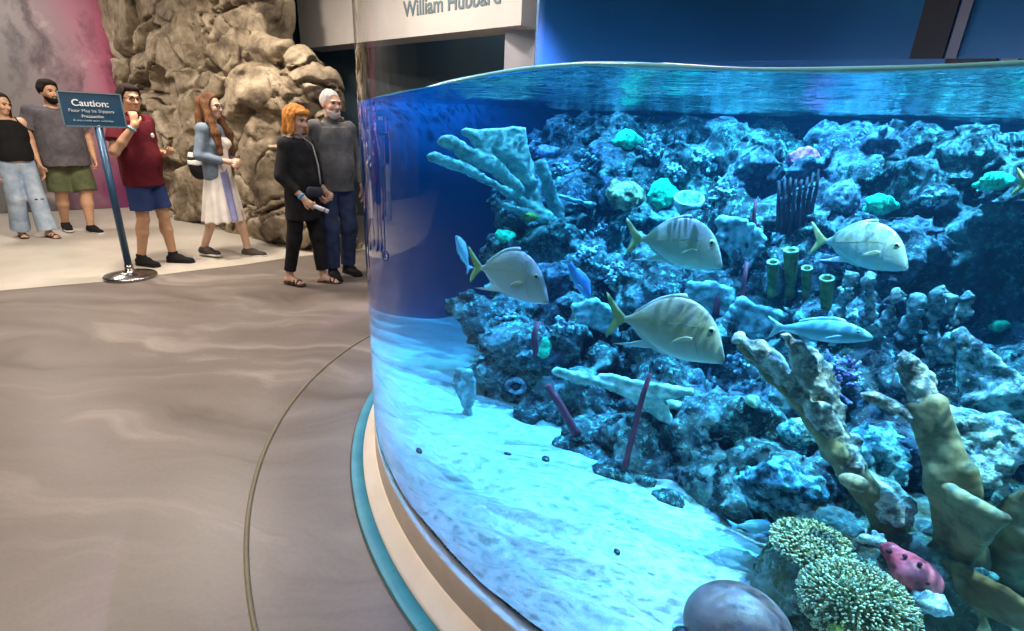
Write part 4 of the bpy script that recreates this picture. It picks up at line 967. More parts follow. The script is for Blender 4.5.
def fish(name,nose,tail,label,st,mats,group=None,kind='look',flip=False,bend=0.,eye=(.845,.035,.040),nose_drop=None,yaw=0):
    """nose and tail-root given as (px,py,t) sight points; builds body, fins, eyes"""
    a=Pw(*tail); b=Pw(*nose); nd=st[-1]; zn=(nd[1]+nd[2])/2          # the snout sits below the body axis
    L=np.linalg.norm(b-a)/math.hypot(1,zn)
    v=nrm(b-a); up=A(0,0,1)
    side=nrm(np.cross(up,v)); upv=np.cross(v,side)                    # v forward through the snout
    an=-math.atan2(zn,1); c_,s_=math.cos(an),math.sin(an)
    xf=nrm(v*c_+upv*s_); zf=nrm(-v*s_+upv*c_); yf=np.cross(zf,xf)
    e=bpy.data.objects.new(name,None); COL.objects.link(e); e.empty_display_size=.05; tag(e,label,'fish',group)
    e.matrix_world=Matrix(((xf[0],yf[0],zf[0],a[0]),(xf[1],yf[1],zf[1],a[1]),(xf[2],yf[2],zf[2],a[2]),(0,0,0,1)))
    V,Fc,(x,tp,bt,hw)=make_body(st,L,bend=bend)
    body,fin,tailm=mats[:3]; pecm=M_pec
    mesh_obj('body',V,Fc,body,e)
    top=lambda q: float(np.interp(q,x,tp)); bot=lambda q: float(np.interp(q,x,bt)); wid=lambda q: float(np.interp(q,x,hw))
    S_=lambda pl: [(p[0]*L,p[1]*L) for p in pl]
    yb=bend*L
    if kind=='look':
        mesh_obj('tail_fin',*blade(S_([(.03,.02),(-.06,.11),(-.17,.25),(-.205,.28),(-.20,.24),(-.13,.07),(-.10,0),(-.12,-.07),(-.17,-.2),(-.165,-.25),(-.14,-.22),(-.05,-.09),(.03,-.02)]),.006*L+.001,yb),tailm,e)
        pl=[(.60,top(.6)-.01),(.575,top(.58)+.05),(.50,top(.5)+.035)]+[(q,top(q)+.028-.01*(.5-q)) for q in(.42,.34,.26,.18,.11)]+[(.07,top(.07)-.01)]+[(q,top(q)-.02) for q in(.2,.35,.5)]
        mesh_obj('dorsal_fin',*blade(S_(pl),.004*L+.0008),fin,e)
        pl=[(.50,bot(.5)+.01),(.44,bot(.44)-.02),(.30,bot(.30)-.055),(.05,bot(.30)-.075),(-.08,bot(.3)-.072),(.08,bot(.28)-.05),(.22,bot(.22)-.03),(.12,bot(.12)-.02),(.08,bot(.08)+.01),(.2,bot(.2)+.02),(.4,bot(.4)+.02)]
        mesh_obj('anal_fin',*blade(S_(pl),.004*L+.0008),fin,e)
        for s in(-1,1):
            pl=[(.69,-.065),(.63,-.06),(.55,-.095),(.48,-.155),(.56,-.15),(.64,-.13),(.69,-.105)]
            mesh_obj('pectoral_fin',*blade(S_(pl),.003*L,0,rotz(-s*.12),(.0,s*(wid(.6)+.004+.08)*L*1.0,0)),pecm,e)
            # gill cover line
    else:
        mesh_obj('tail_fin',*blade(S_([(.03,.03),(-.05,.07),(-.16,.15),(-.185,.16),(-.13,.03),(-.115,0),(-.13,-.04),(-.18,-.15),(-.155,-.145),(-.05,-.07),(.03,-.03)]),.006*L+.001,yb),tailm,e)
        pl=[(.74,top(.74)-.01),(.70,top(.7)+.03),(.60,top(.6)+.045),(.45,top(.45)+.035),(.30,top(.3)+.035),(.20,top(.2)+.03),(.17,top(.17)-.01),(.4,top(.4)-.02)]
        mesh_obj('dorsal_fin',*blade(S_(pl),.004*L+.0008),fin,e)
        pl=[(.42,bot(.42)+.01),(.38,bot(.38)-.045),(.28,bot(.28)-.03),(.20,bot(.2)-.02),(.19,bot(.19)+.01)]
        mesh_obj('anal_fin',*blade(S_(pl),.004*L+.0008),fin,e)
        pl=[(.64,bot(.64)+.01),(.60,bot(.6)-.05),(.52,bot(.55)-.05),(.55,bot(.55)+.01)]
        mesh_obj('pelvic_fin',*blade(S_(pl),.004*L+.0008),fin,e)
        for s in(-1,1):
            pl=[(.70,-.03),(.66,-.02),(.54,-.06),(.50,-.09),(.58,-.09),(.69,-.06)]
            mesh_obj('pectoral_fin',*blade(S_(pl),.004*L,0,rotz(-s*.12),(.0,s*(wid(.6)+.085)*L,0)),tailm,e)
    ex,ez,er=eye
    hhe=(top(ex)-bot(ex))/2; mid=(top(ex)+bot(ex))/2; cz=max(-.95,min(.95,(ez-mid)/hhe)); ye=wid(ex)*math.sqrt(1-cz*cz)
    for s in(-1,1):
        eo=mesh_obj('eye',*sphere((ex*L,s*(ye-.008)*L,ez*L),(er*L,er*.55*L,er*L),18,12),M_iris,e)
        mesh_obj('pupil',*sphere((ex*L,s*(ye-.008+er*.32)*L,ez*L),(er*.58*L,er*.34*L,er*.58*L),14,10),M_pup,eo)
    if kind=='look':
        for s in(-1,1):
            mg=MB(); pts=[]
            for k in range(9):
                u=k/8; gx=.735-.035*math.sin(u*PI)+.03*u; gz=.10-.36*u
                hh2=(top(gx)-bot(gx))/2; md=(top(gx)+bot(gx))/2; cz2=max(-.97,min(.97,(gz-md)/hh2)); sn=math.sqrt(1-cz2*cz2)
                pts.append((gx*L,s*(wid(gx)*sn*sn**.15+.0004)*L,gz*L))
            mg.tube(pts,.0032*L,6); mg.build('gill_edge',M_gill,e)
            ml=MB(); pts=[]
            for k in range(11):
                u=k/10; gx=.70-.66*u; gz=.10*(1-u)**1.6*math.sin((1-u)*2.2+.4)
                hh2=(top(gx)-bot(gx))/2; md=(top(gx)+bot(gx))/2; cz2=max(-.97,min(.97,(gz-md)/hh2)); sn=math.sqrt(1-cz2*cz2)
                pts.append((gx*L,(s*(wid(gx)*sn*sn**.15+.0004)+bend*(1-gx)**2)*L,gz*L))
            ml.tube(pts,.0022*L,5); ml.build('lateral_line',M_gill,e)
    # mouth
    mx=[(1.0,0),(.965,.018 if kind=='look' else .02),(.93,.030 if kind=='look' else .03)]
    zc=(st[-1][1]+st[-1][2])/2
    mbm=MB()
    for s in(-1,1): mbm.tube([(1.002*L,0,(zc)*L)]+[(q*L,s*(wid(q)*.92+.001)*L,(zc-.012-(1-q)*.25)*L) for q in(.985,.965,.945)],.004*L,6)
    mbm.build('mouth',M_mouth,e)
    return e
def tmax(px,py,t): return min(t,reef_t(px,py)-.10)
silver=(.62,.66,.68)
lm1=fish_mat('silver fish grey',(.26,.22,.25),(.50,.50,.51),(.66,.67,.66),(.50,.46,.34),.12,hh=.13)
lm2=fish_mat('silver fish cream',(.30,.30,.30),(.50,.49,.40),(.64,.62,.52),(.52,.46,.20),.1,hh=.12)
lm3=fish_mat('silver fish sandy',(.36,.29,.22),(.54,.47,.35),(.66,.61,.50),(.50,.40,.18),.1,hh=.14)
lm4=fish_mat('silver fish barred',(.24,.32,.34),(.42,.48,.44),(.56,.62,.60),(.56,.52,.24),.1,((.66,.76,.76),9),hh=.12)
M_gill=mat('fish line',(.30,.29,.24),rough=.5); M_pec=finmat('pectoral fins',(.40,.41,.30)); fy=finmat('yellow fish fins',(.42,.43,.17)); fp=finmat('pale fish fins',(.50,.56,.58)); fb=finmat('blue fish fins',(.22,.55,.70)); fg=finmat('green yellow tail',(.30,.40,.14))
T1=tmax(520,270,1.62)
fish('lookdown_fish',(548,301,T1-.05),(480,268,T1+.10),'leftmost silver fish, deep bodied, heading down right against the blue water',LOOK,(lm1,fp,fg),'deep bodied silver fish',bend=.03)
T2=tmax(680,240,1.72)
fish('lookdown_fish',(722,266,T2),(641,239,T2+.02),'upper of the two middle silver fish, with pale yellow tail',LOOK,(lm2,fp,fy),'deep bodied silver fish')
T3=tmax(670,325,1.55)
fish('lookdown_fish',(724,360,T3),(624,319,T3+.03),'lower and largest of the two middle silver fish, sandy coloured',LOOK,(lm3,fp,fy),'deep bodied silver fish')
T4=tmax(860,245,1.75)
fish('lookdown_fish',(908,268,T4),(825,241,T4+.02),'silver fish with pale vertical bars at right, above the pillar corals',LOOK,(lm4,fp,fy),'deep bodied silver fish')
sb=fish_mat('slender blue fish',(.05,.22,.34),(.16,.50,.66),(.62,.82,.86),None,.15,hh=.06)
T5=tmax(825,330,1.5)
fish('snapper_fish',(873,338,T5),(783,328,T5+.02),'slender blue fish swimming right in front of the leaning elkhorn',SLIM,(sb,fb,fb),kind='slim',eye=(.86,.03,.022))
ss=fish_mat('sand fish',(.20,.36,.38),(.30,.45,.45),(.42,.52,.50),None,.05,hh=.05)
b=at_zw(765,535,SZ+.09); d=nrm(at_zw(800,536,SZ+.09)-b)
tt=1.42
tt=sand_t(765,542)-.03
fish('snapper_fish',(786,531,tt),(737,526,tt),'pale turquoise fish resting low over the sand behind the cream polyp coral',SLIM,(ss,fb,fb),kind='slim',eye=(.86,.03,.022))
pb=fish_mat('small blue fish',(.05,.14,.45),(.10,.32,.72),(.32,.55,.85),None,.1,hh=.05)
T7=tmax(578,282,1.75)
fish('damsel_fish',(589,299,T7),(569,264,T7),'small deep blue fish diving steeply right of the leftmost silver fish',SLIM,(pb,fb,fb),kind='slim',eye=(.86,.03,.022))
cb=fish_mat('small cyan fish',(.16,.42,.55),(.40,.70,.80),(.72,.90,.92),None,.1,hh=.08)
T8=1.66+.25
fish('damsel_fish',(456,236,T8),(468,266,T8+.03),'small pale cyan fish pointing up beside the tail of the leftmost silver fish',SLIM,(cb,fb,fb),kind='slim',eye=(.84,.03,.03))
T9=tmax(1015,190,1.55)
fish('lookdown_fish',(1105,205,T9),(1028,184,T9),'fish at the right edge of which mainly the yellow green forked tail shows',LOOK,(lm4,fp,fg),'deep bodied silver fish')
# ================================================================== PEOPLE
def skin(name,c): return mat(name,[(.3,tuple(x*.9 for x in c)),(.7,tuple(min(1,x*1.06) for x in c))],scale=12,rough=.5,sss=.05,bump=.02)
def cloth(name,c,c2=None,scale=14,bump=.25,rough=.85,**k): return mat(name,[(.35,c),(.65,c2 or tuple(min(1,x*1.2) for x in c))],scale=scale,rough=rough,bump=bump,bscale=scale*5,spec=.2,**k)
M_eye=mat('dark eyes',(.02,.015,.012),rough=.2); M_lip=mat('lips',(.42,.16,.13),rough=.5); M_brow=mat('dark brows',(.03,.02,.015),rough=.8)
M_wband=mat('pale blue wristband',(.25,.55,.75),rough=.4); M_frame=mat('glasses frame',(.03,.025,.03),rough=.3); M_sole=mat('white shoe sole',(.62,.60,.58),rough=.7)
HV=.0062
BASE=dict(shR=(.175,-.01,1.42),elR=(.215,-.02,1.13),wrR=(.21,.06,.88),shL=(-.175,-.01,1.42),elL=(-.215,-.02,1.13),wrL=(-.21,.06,.88),
          hipR=(.088,0,.93),knR=(.095,.03,.50),anR=(.095,-.02,.085),hipL=(-.088,0,.93),knL=(-.095,.03,.50),anL=(-.095,-.02,.085),
          tR=(.15,1,0),tL=(-.15,1,0),hdR=None,hdL=None,pnR=(-1,0,0),pnL=(1,0,0),curl=.45,g=1.,gl=1.,belly=0.,bust=0.,yaw=0.,pitch=0.,lean=0.,hx=0.)
class Person:
    def __init__(s,label,foot,phi,Ht,**J):
        s.J={**BASE,**J}; s.J={k:(A(*v) if isinstance(v,tuple) else v) for k,v in s.J.items()}; s.sc=Ht/1.75
        v=nrm(A(foot[0],foot[1],0)); tw=-v; rt=A(v[1],-v[0],0); h=math.cos(phi)*tw+math.sin(phi)*rt
        s.rz=math.atan2(-h[0],h[1]); s.pos=A(foot[0],foot[1],foot[2] if len(foot)>2 else .004)
        s.e=empty('person',tuple(s.pos),s.rz,label=label,cat='person')
        J=s.J; y=J['yaw']; p=J['pitch']
        s.hc=A(J['hx'],.025+J['lean']*.65,1.635)
        f=A(-math.sin(y)*math.cos(p),math.cos(y)*math.cos(p),math.sin(p)); s.hf=f; s.hr=nrm(np.cross(f,A(0,0,1))); s.hu=np.cross(s.hr,f)
        s.HR=np.stack([s.hr,s.hf,s.hu],1)
    def H(s,x,y,z): return s.hc+s.HR@A(x,y,z)      # head frame: x right, y forward, z up
    def T(s,x,y,z): return A(x,y+s.J['lean']*(z-.95),z)
    def field(s,pts,m=.2):
        P_=np.stack([A(*p) for p in pts]); return Field(P_.min(0)-m,P_.max(0)+m,HV/s.sc)
    def out(s,f,name,m,parent=None,amp=0.,fr=9,band=.03,**k):
        if amp: f.noise(lambda q: amp*fbm(q*A(fr,fr,fr*.45),3,int(abs(s.pos[0])*50)),band)
        V,Q=f.mesh(); return mesh_obj(name,V*s.sc,Q,m,parent or s.e,**k)
    def small(s,name,V,F,m,parent=None): return mesh_obj(name,[A(*v)*s.sc for v in V],F,m,parent or s.e)
    def hand(s,f,wr,d,pn,side_sign,curl):
        d=nrm(d); pn=nrm(pn-d*(pn@d)); sd=np.cross(d,pn)*side_sign
        f.cap(wr,wr+d*.075,.026,.036,.02,flat=(pn,.52))
        for i,(ln,off) in enumerate(((.068,-.027),(.076,-.009),(.071,.009),(.056,.026))):
            b=wr+d*.088+sd*off; c1=curl*(1+.15*i); d1=nrm(d*math.cos(c1*.6)+pn*math.sin(c1*.6)); m=b+d1*ln*.55
            d2=nrm(d*math.cos(c1*1.6)+pn*math.sin(c1*1.6)); f.cap(b,m,.0098,.009,.006); f.cap(m,m+d2*ln*.5,.009,.0078,.004)
        b=wr+d*.025-sd*.028; d1=nrm(d*.75-sd*.6+pn*.25); f.cap(b,b+d1*.045,.0125,.0105,.01); d2=nrm(d*.95-sd*.2+pn*.3); f.cap(b+d1*.045,b+d1*.045+d2*.032,.0105,.0088,.004)
    def body(s,m,shoes=True):
        J=s.J; g=J['g']; gl=J['gl']; T=s.T
        f=s.field([J[k] for k in('shR','shL','elR','elL','wrR','wrL','anR','anL','knR','knL')]+[s.H(0,0,.1)],.24)
        f.ell(T(0,0,.95),(.16*g,.112*g,.13),.04); f.ell(T(0,.005,1.10),(.142*g,.10*g,.16),.04); f.ell(T(0,0,1.28),(.16*g,.11*g,.17),.05)
        if J['belly']: f.ell(T(0,.05+J['belly']*.5,1.08),(.15*g,.08+J['belly'],.15),.05)
        if J['bust']:
            for x in(-1,1): f.ell(T(x*.072,.085,1.265),(.06,.055,.06),.03)
        f.cap(J['shL']*A(.85,1,1),J['shR']*A(.85,1,1),.058,.058,.05); f.cap(T(0,-.01,1.43),s.hc+A(0,-.015,-.06),.058,.053,.035)
        # head
        f.ell(s.H(0,-.012,.032),(.077,.096,.088),.02,s.HR); f.ell(s.H(0,.022,-.03),(.061,.072,.082),.03,s.HR); f.ell(s.H(0,.058,-.085),(.03,.03,.024),.025,s.HR)
        f.cap(s.H(0,.088,.008),s.H(0,.110,-.026),.009,.0135,.012); f.ell(s.H(.012,.097,-.03),.009,.006); f.ell(s.H(-.012,.097,-.03),.009,.006)
        f.ell(s.H(0,.088,-.058),(.022,.010,.009),.01,s.HR); f.ell(s.H(0,.085,.03),(.05,.014,.010),.015,s.HR)
        for x in(-1,1):
            f.ell(s.H(x*.076,-.008,-.005),(.010,.020,.031),.008,s.HR); f.ell(s.H(x*.036,.066,-.022),(.026,.022,.022),.02,s.HR)
            f.ell(s.H(x*.031,.092,.012),(.016,.012,.009),.006,s.HR,sub=True)
        for k in 'RL':
            sg=1 if k=='R' else -1
            sh,el,wr=J['sh'+k],J['el'+k],J['wr'+k]
            f.ell(sh,(.058*g,.06*g,.062*g),.03); f.cap(sh,el,.050*g,.040*g,.02); f.cap(el,el+(wr-el)*.35,.040*g,.041*g,.02); f.cap(el+(wr-el)*.35,wr,.041*g,.026,.015)
            hd=J['hd'+k]; hd=wr-el if hd is None else hd
            s.hand(f,wr,hd,J['pn'+k],sg,J['curl'])
            hp,kn,an=J['hip'+k],J['kn'+k],J['an'+k]; t=nrm(J['t'+k])
            f.cap(hp,kn,.086*gl,.057*gl,.04); f.cap(kn,kn+(an-kn)*.35,.055*gl,.055*gl,.02); f.cap(kn+(an-kn)*.35,an,.055*gl,.036,.02); f.ell(kn+(an-kn)*.28-t*.018,(.05*gl,.05*gl,.10),.02)
            lf=an[2]-.085
            if not shoes or True:
                b=A(0,0,lf)
                f.cap(an-t*.025+A(0,0,-.045),an+t*.03+A(0,0,-.03),.036,.036,.02); f.cap(an+t*.02+A(0,0,-.04),an+t*.125+A(0,0,-.060),.036,.030,.02,flat=((0,0,1),.75))
                sdv=A(t[1],-t[0],0)
                for i in range(5): 
                    o=an+t*(.135-.006*abs(i-1.2)*1.3)+sdv*(i-2)*.0145*(sg)+A(0,0,-.068); f.cap(o,o+t*(.034 if i else .04),.0095 if i else .012,.0085,.006)
        s.skin=s.out(f,'body',m)
        return s.skin
    def face(s,brow=M_brow,glasses=None,lip=M_lip):
        for x in(-1,1):
            s.small('eye',*sphere(s.H(x*.031,.086,.012),(.0115,.008,.0065),10,8,s.HR),M_eye)
            mb=MB(); mb.tube([s.H(x*.014,.096,.030),s.H(x*.032,.093,.035),s.H(x*.050,.080,.030)],.0045,6); s.small('eyebrow',mb.V,mb.F,brow)
        mb=MB(); mb.tube([s.H(-.024,.086,-.058),s.H(0,.0985,-.0565),s.H(.024,.086,-.058)],[.003,.0055,.003],6); s.small('mouth',mb.V,mb.F,lip)
        if glasses:
            mb=MB()
            for x in(-1,1):
                mb.tube([s.H(x*.033+.024*math.cos(a),.106-.006*abs(math.cos(a)),.008+.019*math.sin(a)) for a in np.linspace(0,2*PI,17)],.0028,6,cap=False)
                mb.tube([s.H(x*.057,.10,.012),s.H(x*.083,.0,.016)],.003,6)
            mb.tube([s.H(-.009,.108,.012),s.H(.009,.108,.012)],.003,6); s.small('glasses',mb.V,mb.F,glasses)
    def arm_sleeve(s,f,k,frac,r,k_=.02,extra=.012):
        J=s.J; g=J['g']; sh,el,wr=J['sh'+k],J['el'+k],J['wr'+k]
        f.ell(sh,(.060*g+extra,.062*g+extra,.064*g+extra),.03)
        if frac<=1:
            b=sh+(el-sh)*frac; f.cap(sh,b,.054*g+extra,r,k_,clip=[(b,b-sh)])
        else:
            f.cap(sh,el,.052*g+extra,.044*g+extra,k_); b=el+(wr-el)*(frac-1); f.cap(el,b,.044*g+extra,r,k_,clip=[(b,b-el)])
    def top(s,m,hem,sleeve=.5,sr=.07,w=.185,wb=None,flat=.78,neck=1.475,name='shirt',amp=.006,collar=False,bell=0.,yb=.0,extra=.012,slv=True,parent=None):
        J=s.J; g=J['g']; T=s.T; wb=wb or w
        f=s.field([J['shR'],J['shL'],J['elR'],J['elL'],J['wrR'],J['wrL'],A(0,0,1.5),A(0,0,hem)],.26)
        cl=[((0,0,hem),(0,0,-1))]
        f.cap(T(0,0,1.33),T(0,yb,hem-.05),(w)*g,(wb)*g,.04,flat=((0,1,0),flat),clip=cl+[((0,0,1.44),(0,0,1))])
        f.ell(T(0,0,1.28),(.17*g+extra*.5,.115*g+extra,.18),.05,clip=cl)
        if bell or J['belly']: b=J['belly'] or bell; f.ell(T(0,.05+b*.5,1.08),(.15*g+extra,.08+b+extra,.17),.06,clip=cl)
        if J['bust']:
            for x in(-1,1): f.ell(T(x*.072,.088,1.262),(.064,.058,.064),.04)
        f.cap(J['shL']*A(.9,1,1),J['shR']*A(.9,1,1),.058+extra,.058+extra,.04,clip=[((0,0,neck),(0,0,1))])
        if collar: f.cap(T(0,-.012,1.43),s.hc+A(0,-.016,-.10),.068,.064,.02,clip=[((0,0,1.515),(0,-.35,1))])
        if slv:
            for k in 'RL': s.arm_sleeve(f,k,sleeve,sr,extra=extra)
        return s.out(f,name,m,parent,amp)
    def legs(s,m,frac,r1,r0=.098,waist=1.02,name='trousers',amp=.005,flare=None,hipr=None):
        J=s.J; g=J['g']; gl=J['gl']; T=s.T
        f=s.field([J[k] for k in('hipR','hipL','knR','knL','anR','anL')]+[A(0,0,waist)],.22)
        f.ell(T(0,0,.95),hipr or (.172*g,.125*g,.14),.04,clip=[((0,0,waist),(0,0,1))])
        for k in 'RL':
            hp,kn,an=J['hip'+k],J['kn'+k],J['an'+k]
            if frac<=1: b=hp+(kn-hp)*frac; f.cap(hp,b,r0*gl,r1*gl,.03,clip=[(b,b-hp)])
            else:
                f.cap(hp,kn,r0*gl,(r0*.3+r1*.7)*gl,.03); b=kn+(an-kn)*(frac-1); f.cap(kn,b,(r0*.3+r1*.7)*gl,(flare or r1)*gl,.025,clip=[(b,b-kn)])
        return s.out(f,name,m,None,amp,band=.025)
    def shoe(s,k,m,high=.0,sole=M_sole,ln=.17):
        J=s.J; an=J['an'+k]; t=nrm(J['t'+k]); z=an[2]-.085; base=A(an[0],an[1],z); sd=A(t[1],-t[0],0)
        f=s.field([base-t*.1,base+t*.24,base+A(0,0,.16)],.06); cl=[((0,0,z+.012),(0,0,-1))]
        f.cap(base-t*.035+A(0,0,.045),base+t*.06+A(0,0,.05),.042,.045,.02,clip=cl); f.cap(base+t*.05+A(0,0,.038),base+t*ln+A(0,0,.028),.046,.040,.03,clip=cl,flat=((0,0,1),.8))
        f.cap(base+A(0,0,.05),base+A(0,0,.10+high),.046,.045,.02,clip=[(base+A(0,0,.095+high),(0,0,1))])
        o=s.out(f,'shoe',m)
        f=s.field([base-t*.1,base+t*.26,base],.06); c2=[((0,0,z+.022),(0,0,1)),((0,0,z),(0,0,-1))]
        f.cap(base-t*.035+A(0,0,.012),base+t*ln+A(0,0,.012),.045,.047,.0,clip=c2); s.out(f,'sole',sole,o)
    def sandal(s,k,m):
        J=s.J; an=J['an'+k]; t=nrm(J['t'+k]); z=an[2]-.085; base=A(an[0],an[1],z); sd=A(t[1],-t[0],0)
        f=s.field([base-t*.1,base+t*.26,base],.06); f.cap(base-t*.035+A(0,0,.004),base+t*.16+A(0,0,.004),.040,.046,.0,clip=[((0,0,z+.012),(0,0,1)),((0,0,z),(0,0,-1))])
        for y0,y1 in((.03,.10),(.10,.03),(.13,.13)):
            pts=[base+t*(y0+(y1-y0)*(a+1)/2)+sd*a*.042+A(0,0,.022+.046*(1-a*a)*(1.25-(y0+(y1-y0)*(a+1)/2)*4)) for a in np.linspace(-1,1,7)]
            for a,b in zip(pts,pts[1:]): f.cap(a,b,.0075,.0075,.002)
        return s.out(f,'sandal',m)
    def band(s,k,m,fr=.9,r=.033):
        el,wr=s.J['el'+k],s.J['wr'+k]; a=el+(wr-el)*fr; d=nrm(wr-el); mb=MB(); u=nrm(np.cross(d,A(1,.3,0))); v=np.cross(d,u)
        n=20; prof=((r,-.010),(r+.004,-.010),(r+.004,.010),(r,.010)); V=[];F=[]
        for i in range(n):
            an=2*PI*i/n
            for rr,h in prof: V.append(a+d*h+(u*math.cos(an)+v*math.sin(an))*rr)
        for i in range(n):
            for j in range(4): F.append((i*4+j,((i+1)%n)*4+j,((i+1)%n)*4+(j+1)%4,i*4+(j+1)%4))
        s.small('wristband',V,F,m)
    def hair_cap(s,f,thick=.012,front=.045,low=-.02):
        # skull cap kept off the face
        f.ell(s.H(0,-.018,.036),(.079+thick,.098+thick,.090+thick),.02,s.HR,clip=[(s.H(0,front,.05),s.HR@A(0,.92,-.38)),(s.H(0,0,low),s.HR@A(0,.25,-.97))])

def foot(px,py): return at_z(px,py,0)
# --- man in maroon polo
p=Person('man in a maroon polo shirt and navy shorts raising one hand to his face',foot(160,264),.85,1.74,
  elR=(.30,.02,1.16),wrR=(.17,.17,1.41),hdR=(-.3,-.2,1),pnR=(-.5,-.8,0),elL=(-.24,-.06,1.13),wrL=(-.13,.22,1.14),hdL=(.6,.7,.1),pnL=(.2,0,1),
  knR=(.10,.0,.50),anR=(.10,-.11,.09),knL=(-.09,.07,.50),anL=(-.10,.09,.085),g=1.04,gl=.96,belly=.025,yaw=-.40,pitch=-.05,curl=.7)
sk=skin('tan skin',(.52,.29,.17)); p.body(sk); p.face(glasses=M_frame)
M_mar=cloth('maroon polo',(.105,.010,.018)); M_nav=cloth('navy shorts',(.025,.045,.14)); M_blk=cloth('black shoe',(.012,.012,.014),bump=.1)
sh=p.top(M_mar,.83,.62,.078,w=.19,wb=.192,collar=True)
p.small('chest_badge',*sphere(p.T(-.045,.153,1.31),(.024,.006,.024),14,8),mat('white badge',(.75,.72,.70)),sh)
p.legs(M_nav,.80,.105,.108,.98,'shorts'); p.shoe('R',M_blk,.03,M_blk); p.shoe('L',M_blk,.03,M_blk); p.band('R',M_wband,.86)
f=p.field([p.hc],.2); p.hair_cap(f,.016,.040,-.03); f.cap(p.H(-.04,.06,.10),p.H(.04,.06,.10),.024,.024,.02); f.ell(p.H(0,-.03,.10),(.07,.08,.035),.02,p.HR)
p.out(f,'hair',cloth('black hair',(.018,.012,.010),scale=40),None,.004,40)
# --- woman with long hair, denim jacket and white dress
p=Person('long haired woman in a denim jacket and white dress with clasped hands',foot(231,256.5),.95,1.71,
  elR=(.22,-.04,1.14),wrR=(.07,.20,1.08),hdR=(-.8,.6,0),pnR=(-.3,-1,0),elL=(-.22,.0,1.14),wrL=(-.06,.20,1.06),hdL=(.8,.55,0),pnL=(.3,-1,0),
  knR=(.08,-.08,.50),anR=(.08,-.26,.11),knL=(-.08,.12,.50),anL=(-.08,.17,.085),shR=(.15,-.01,1.41),shL=(-.15,-.01,1.41),g=.88,gl=.86,bust=1.,yaw=.0,pitch=-.05,curl=.8)
p.body(skin('fair skin',(.62,.40,.29))); p.face(glasses=M_frame)
M_dress=cloth('white dress',(.66,.62,.58),scale=8); M_lav=cloth('lavender panel',(.26,.27,.48),scale=8); M_den=cloth('denim jacket',(.14,.19,.25),(.20,.26,.33),scale=18)
f=p.field([A(0,0,1.3),A(0,0,.4),A(.3,0,.4),A(-.3,0,.4)],.2)
f.cap(p.T(0,0,1.25),p.T(0,0,1.02),.15,.135,.03,flat=((0,1,0),.75)); f.cap(p.T(0,0,1.02),A(0,-.02,.30),.14,.275,.04,flat=((0,1,0),.82),clip=[((0,0,.43),(0,0,-1))])
for x in(-1,1): f.ell(p.T(x*.07,.085,1.262),(.063,.058,.062),.03)
f.noise(lambda q: .010*np.sin(np.arctan2(q[:,0],q[:,1])*13)*np.clip((1.0-q[:,2])*1.8,0,1),.05)
dr=p.out(f,'dress',M_dress,None,.004)
f=p.field([A(0,0,1.3),A(0,0,.4),A(.3,0,.4),A(-.3,0,.4)],.2)
wed=[((0,0,0),(-1,.10,0)),((.085,0,0),(1,-.25,0)),((0,.02,0),(0,-1,0)),((0,0,.435),(0,0,-1))]
f.cap(p.T(0,0,1.02),A(0,-.02,.30),.144,.279,.0,flat=((0,1,0),.82),clip=wed)
f.noise(lambda q: .010*np.sin(np.arctan2(q[:,0],q[:,1])*13)*np.clip((1.0-q[:,2])*1.8,0,1),.05); p.out(f,'dress_panel',M_lav,dr)
f=p.field([A(0,0,1.3),A(0,0,.4),A(.3,0,.4),A(-.3,0,.4)],.2)
wed=[((-.10,0,0),(1,.25,0)),((-.30,0,0),(-1,-.2,0)),((0,.02,0),(0,-1,0)),((0,0,.435),(0,0,-1))]
f.cap(p.T(0,0,1.02),A(0,-.02,.30),.144,.279,.0,flat=((0,1,0),.82),clip=wed)
f.noise(lambda q: .010*np.sin(np.arctan2(q[:,0],q[:,1])*13)*np.clip((1.0-q[:,2])*1.8,0,1),.05); p.out(f,'dress_panel',cloth('pale lavender panel',(.42,.44,.62),scale=8),dr)
# jacket, open at the front
f=p.field([p.J['shR'],p.J['shL'],p.J['elR'],p.J['elL'],p.J['wrR'],p.J['wrL'],A(0,0,.95),A(0,0,1.5)],.2)
cl=[((0,0,.89),(0,0,-1))]
f.cap(p.T(0,-.01,1.33),p.T(0,-.01,.93),.165,.175,.04,flat=((0,1,0),.68),clip=cl+[((0,0,1.45),(0,0,1))])
for x in(-1,1): f.ell(p.T(x*.075,.08,1.262),(.068,.062,.066),.04)
f.cap(p.J['shL']*.9+A(0,0,.14),p.J['shR']*.9+A(0,0,.14),.060,.060,.04)
for k in 'RL': p.arm_sleeve(f,k,1.88,.042,extra=.008)
f.cap(p.T(0,.25,1.5),p.T(0,.25,.9),.155,.165,.01,sub=True)
p.out(f,'jacket',M_den,None,.005)
M_gs=cloth('grey brown shoe',(.06,.05,.045),bump=.1); p.shoe('R',M_gs); p.shoe('L',M_gs)
f=p.field([p.hc,A(0,-.1,1.1)],.25); p.hair_cap(f,.014,.035,-.06)
for a,b,ra,rb in (((.075,.0,.03),(.095,.03,-.15),.036,.038),((.095,.03,-.15),(.10,.10,-.26),.038,.042),((.10,.10,-.26),(.105,.13,-.46),.042,.028),((-.075,.0,.03),(-.095,.03,-.15),.036,.038),((-.095,.03,-.15),(-.10,.10,-.26),.038,.042),((-.10,.10,-.26),(-.105,.13,-.46),.042,.028),((0,-.09,.03),(0,-.135,-.40),.06,.06),((.05,-.08,.03),(.075,-.115,-.40),.055,.05),((-.05,-.08,.03),(-.075,-.115,-.40),.055,.05)): f.cap(p.H(*a),p.H(*b),ra,rb,.03)
p.out(f,'hair',cloth('auburn hair',(.075,.034,.018),(.17,.08,.036),scale=22,stretch=(1,1,.25)),None,.007,26)
bp=p
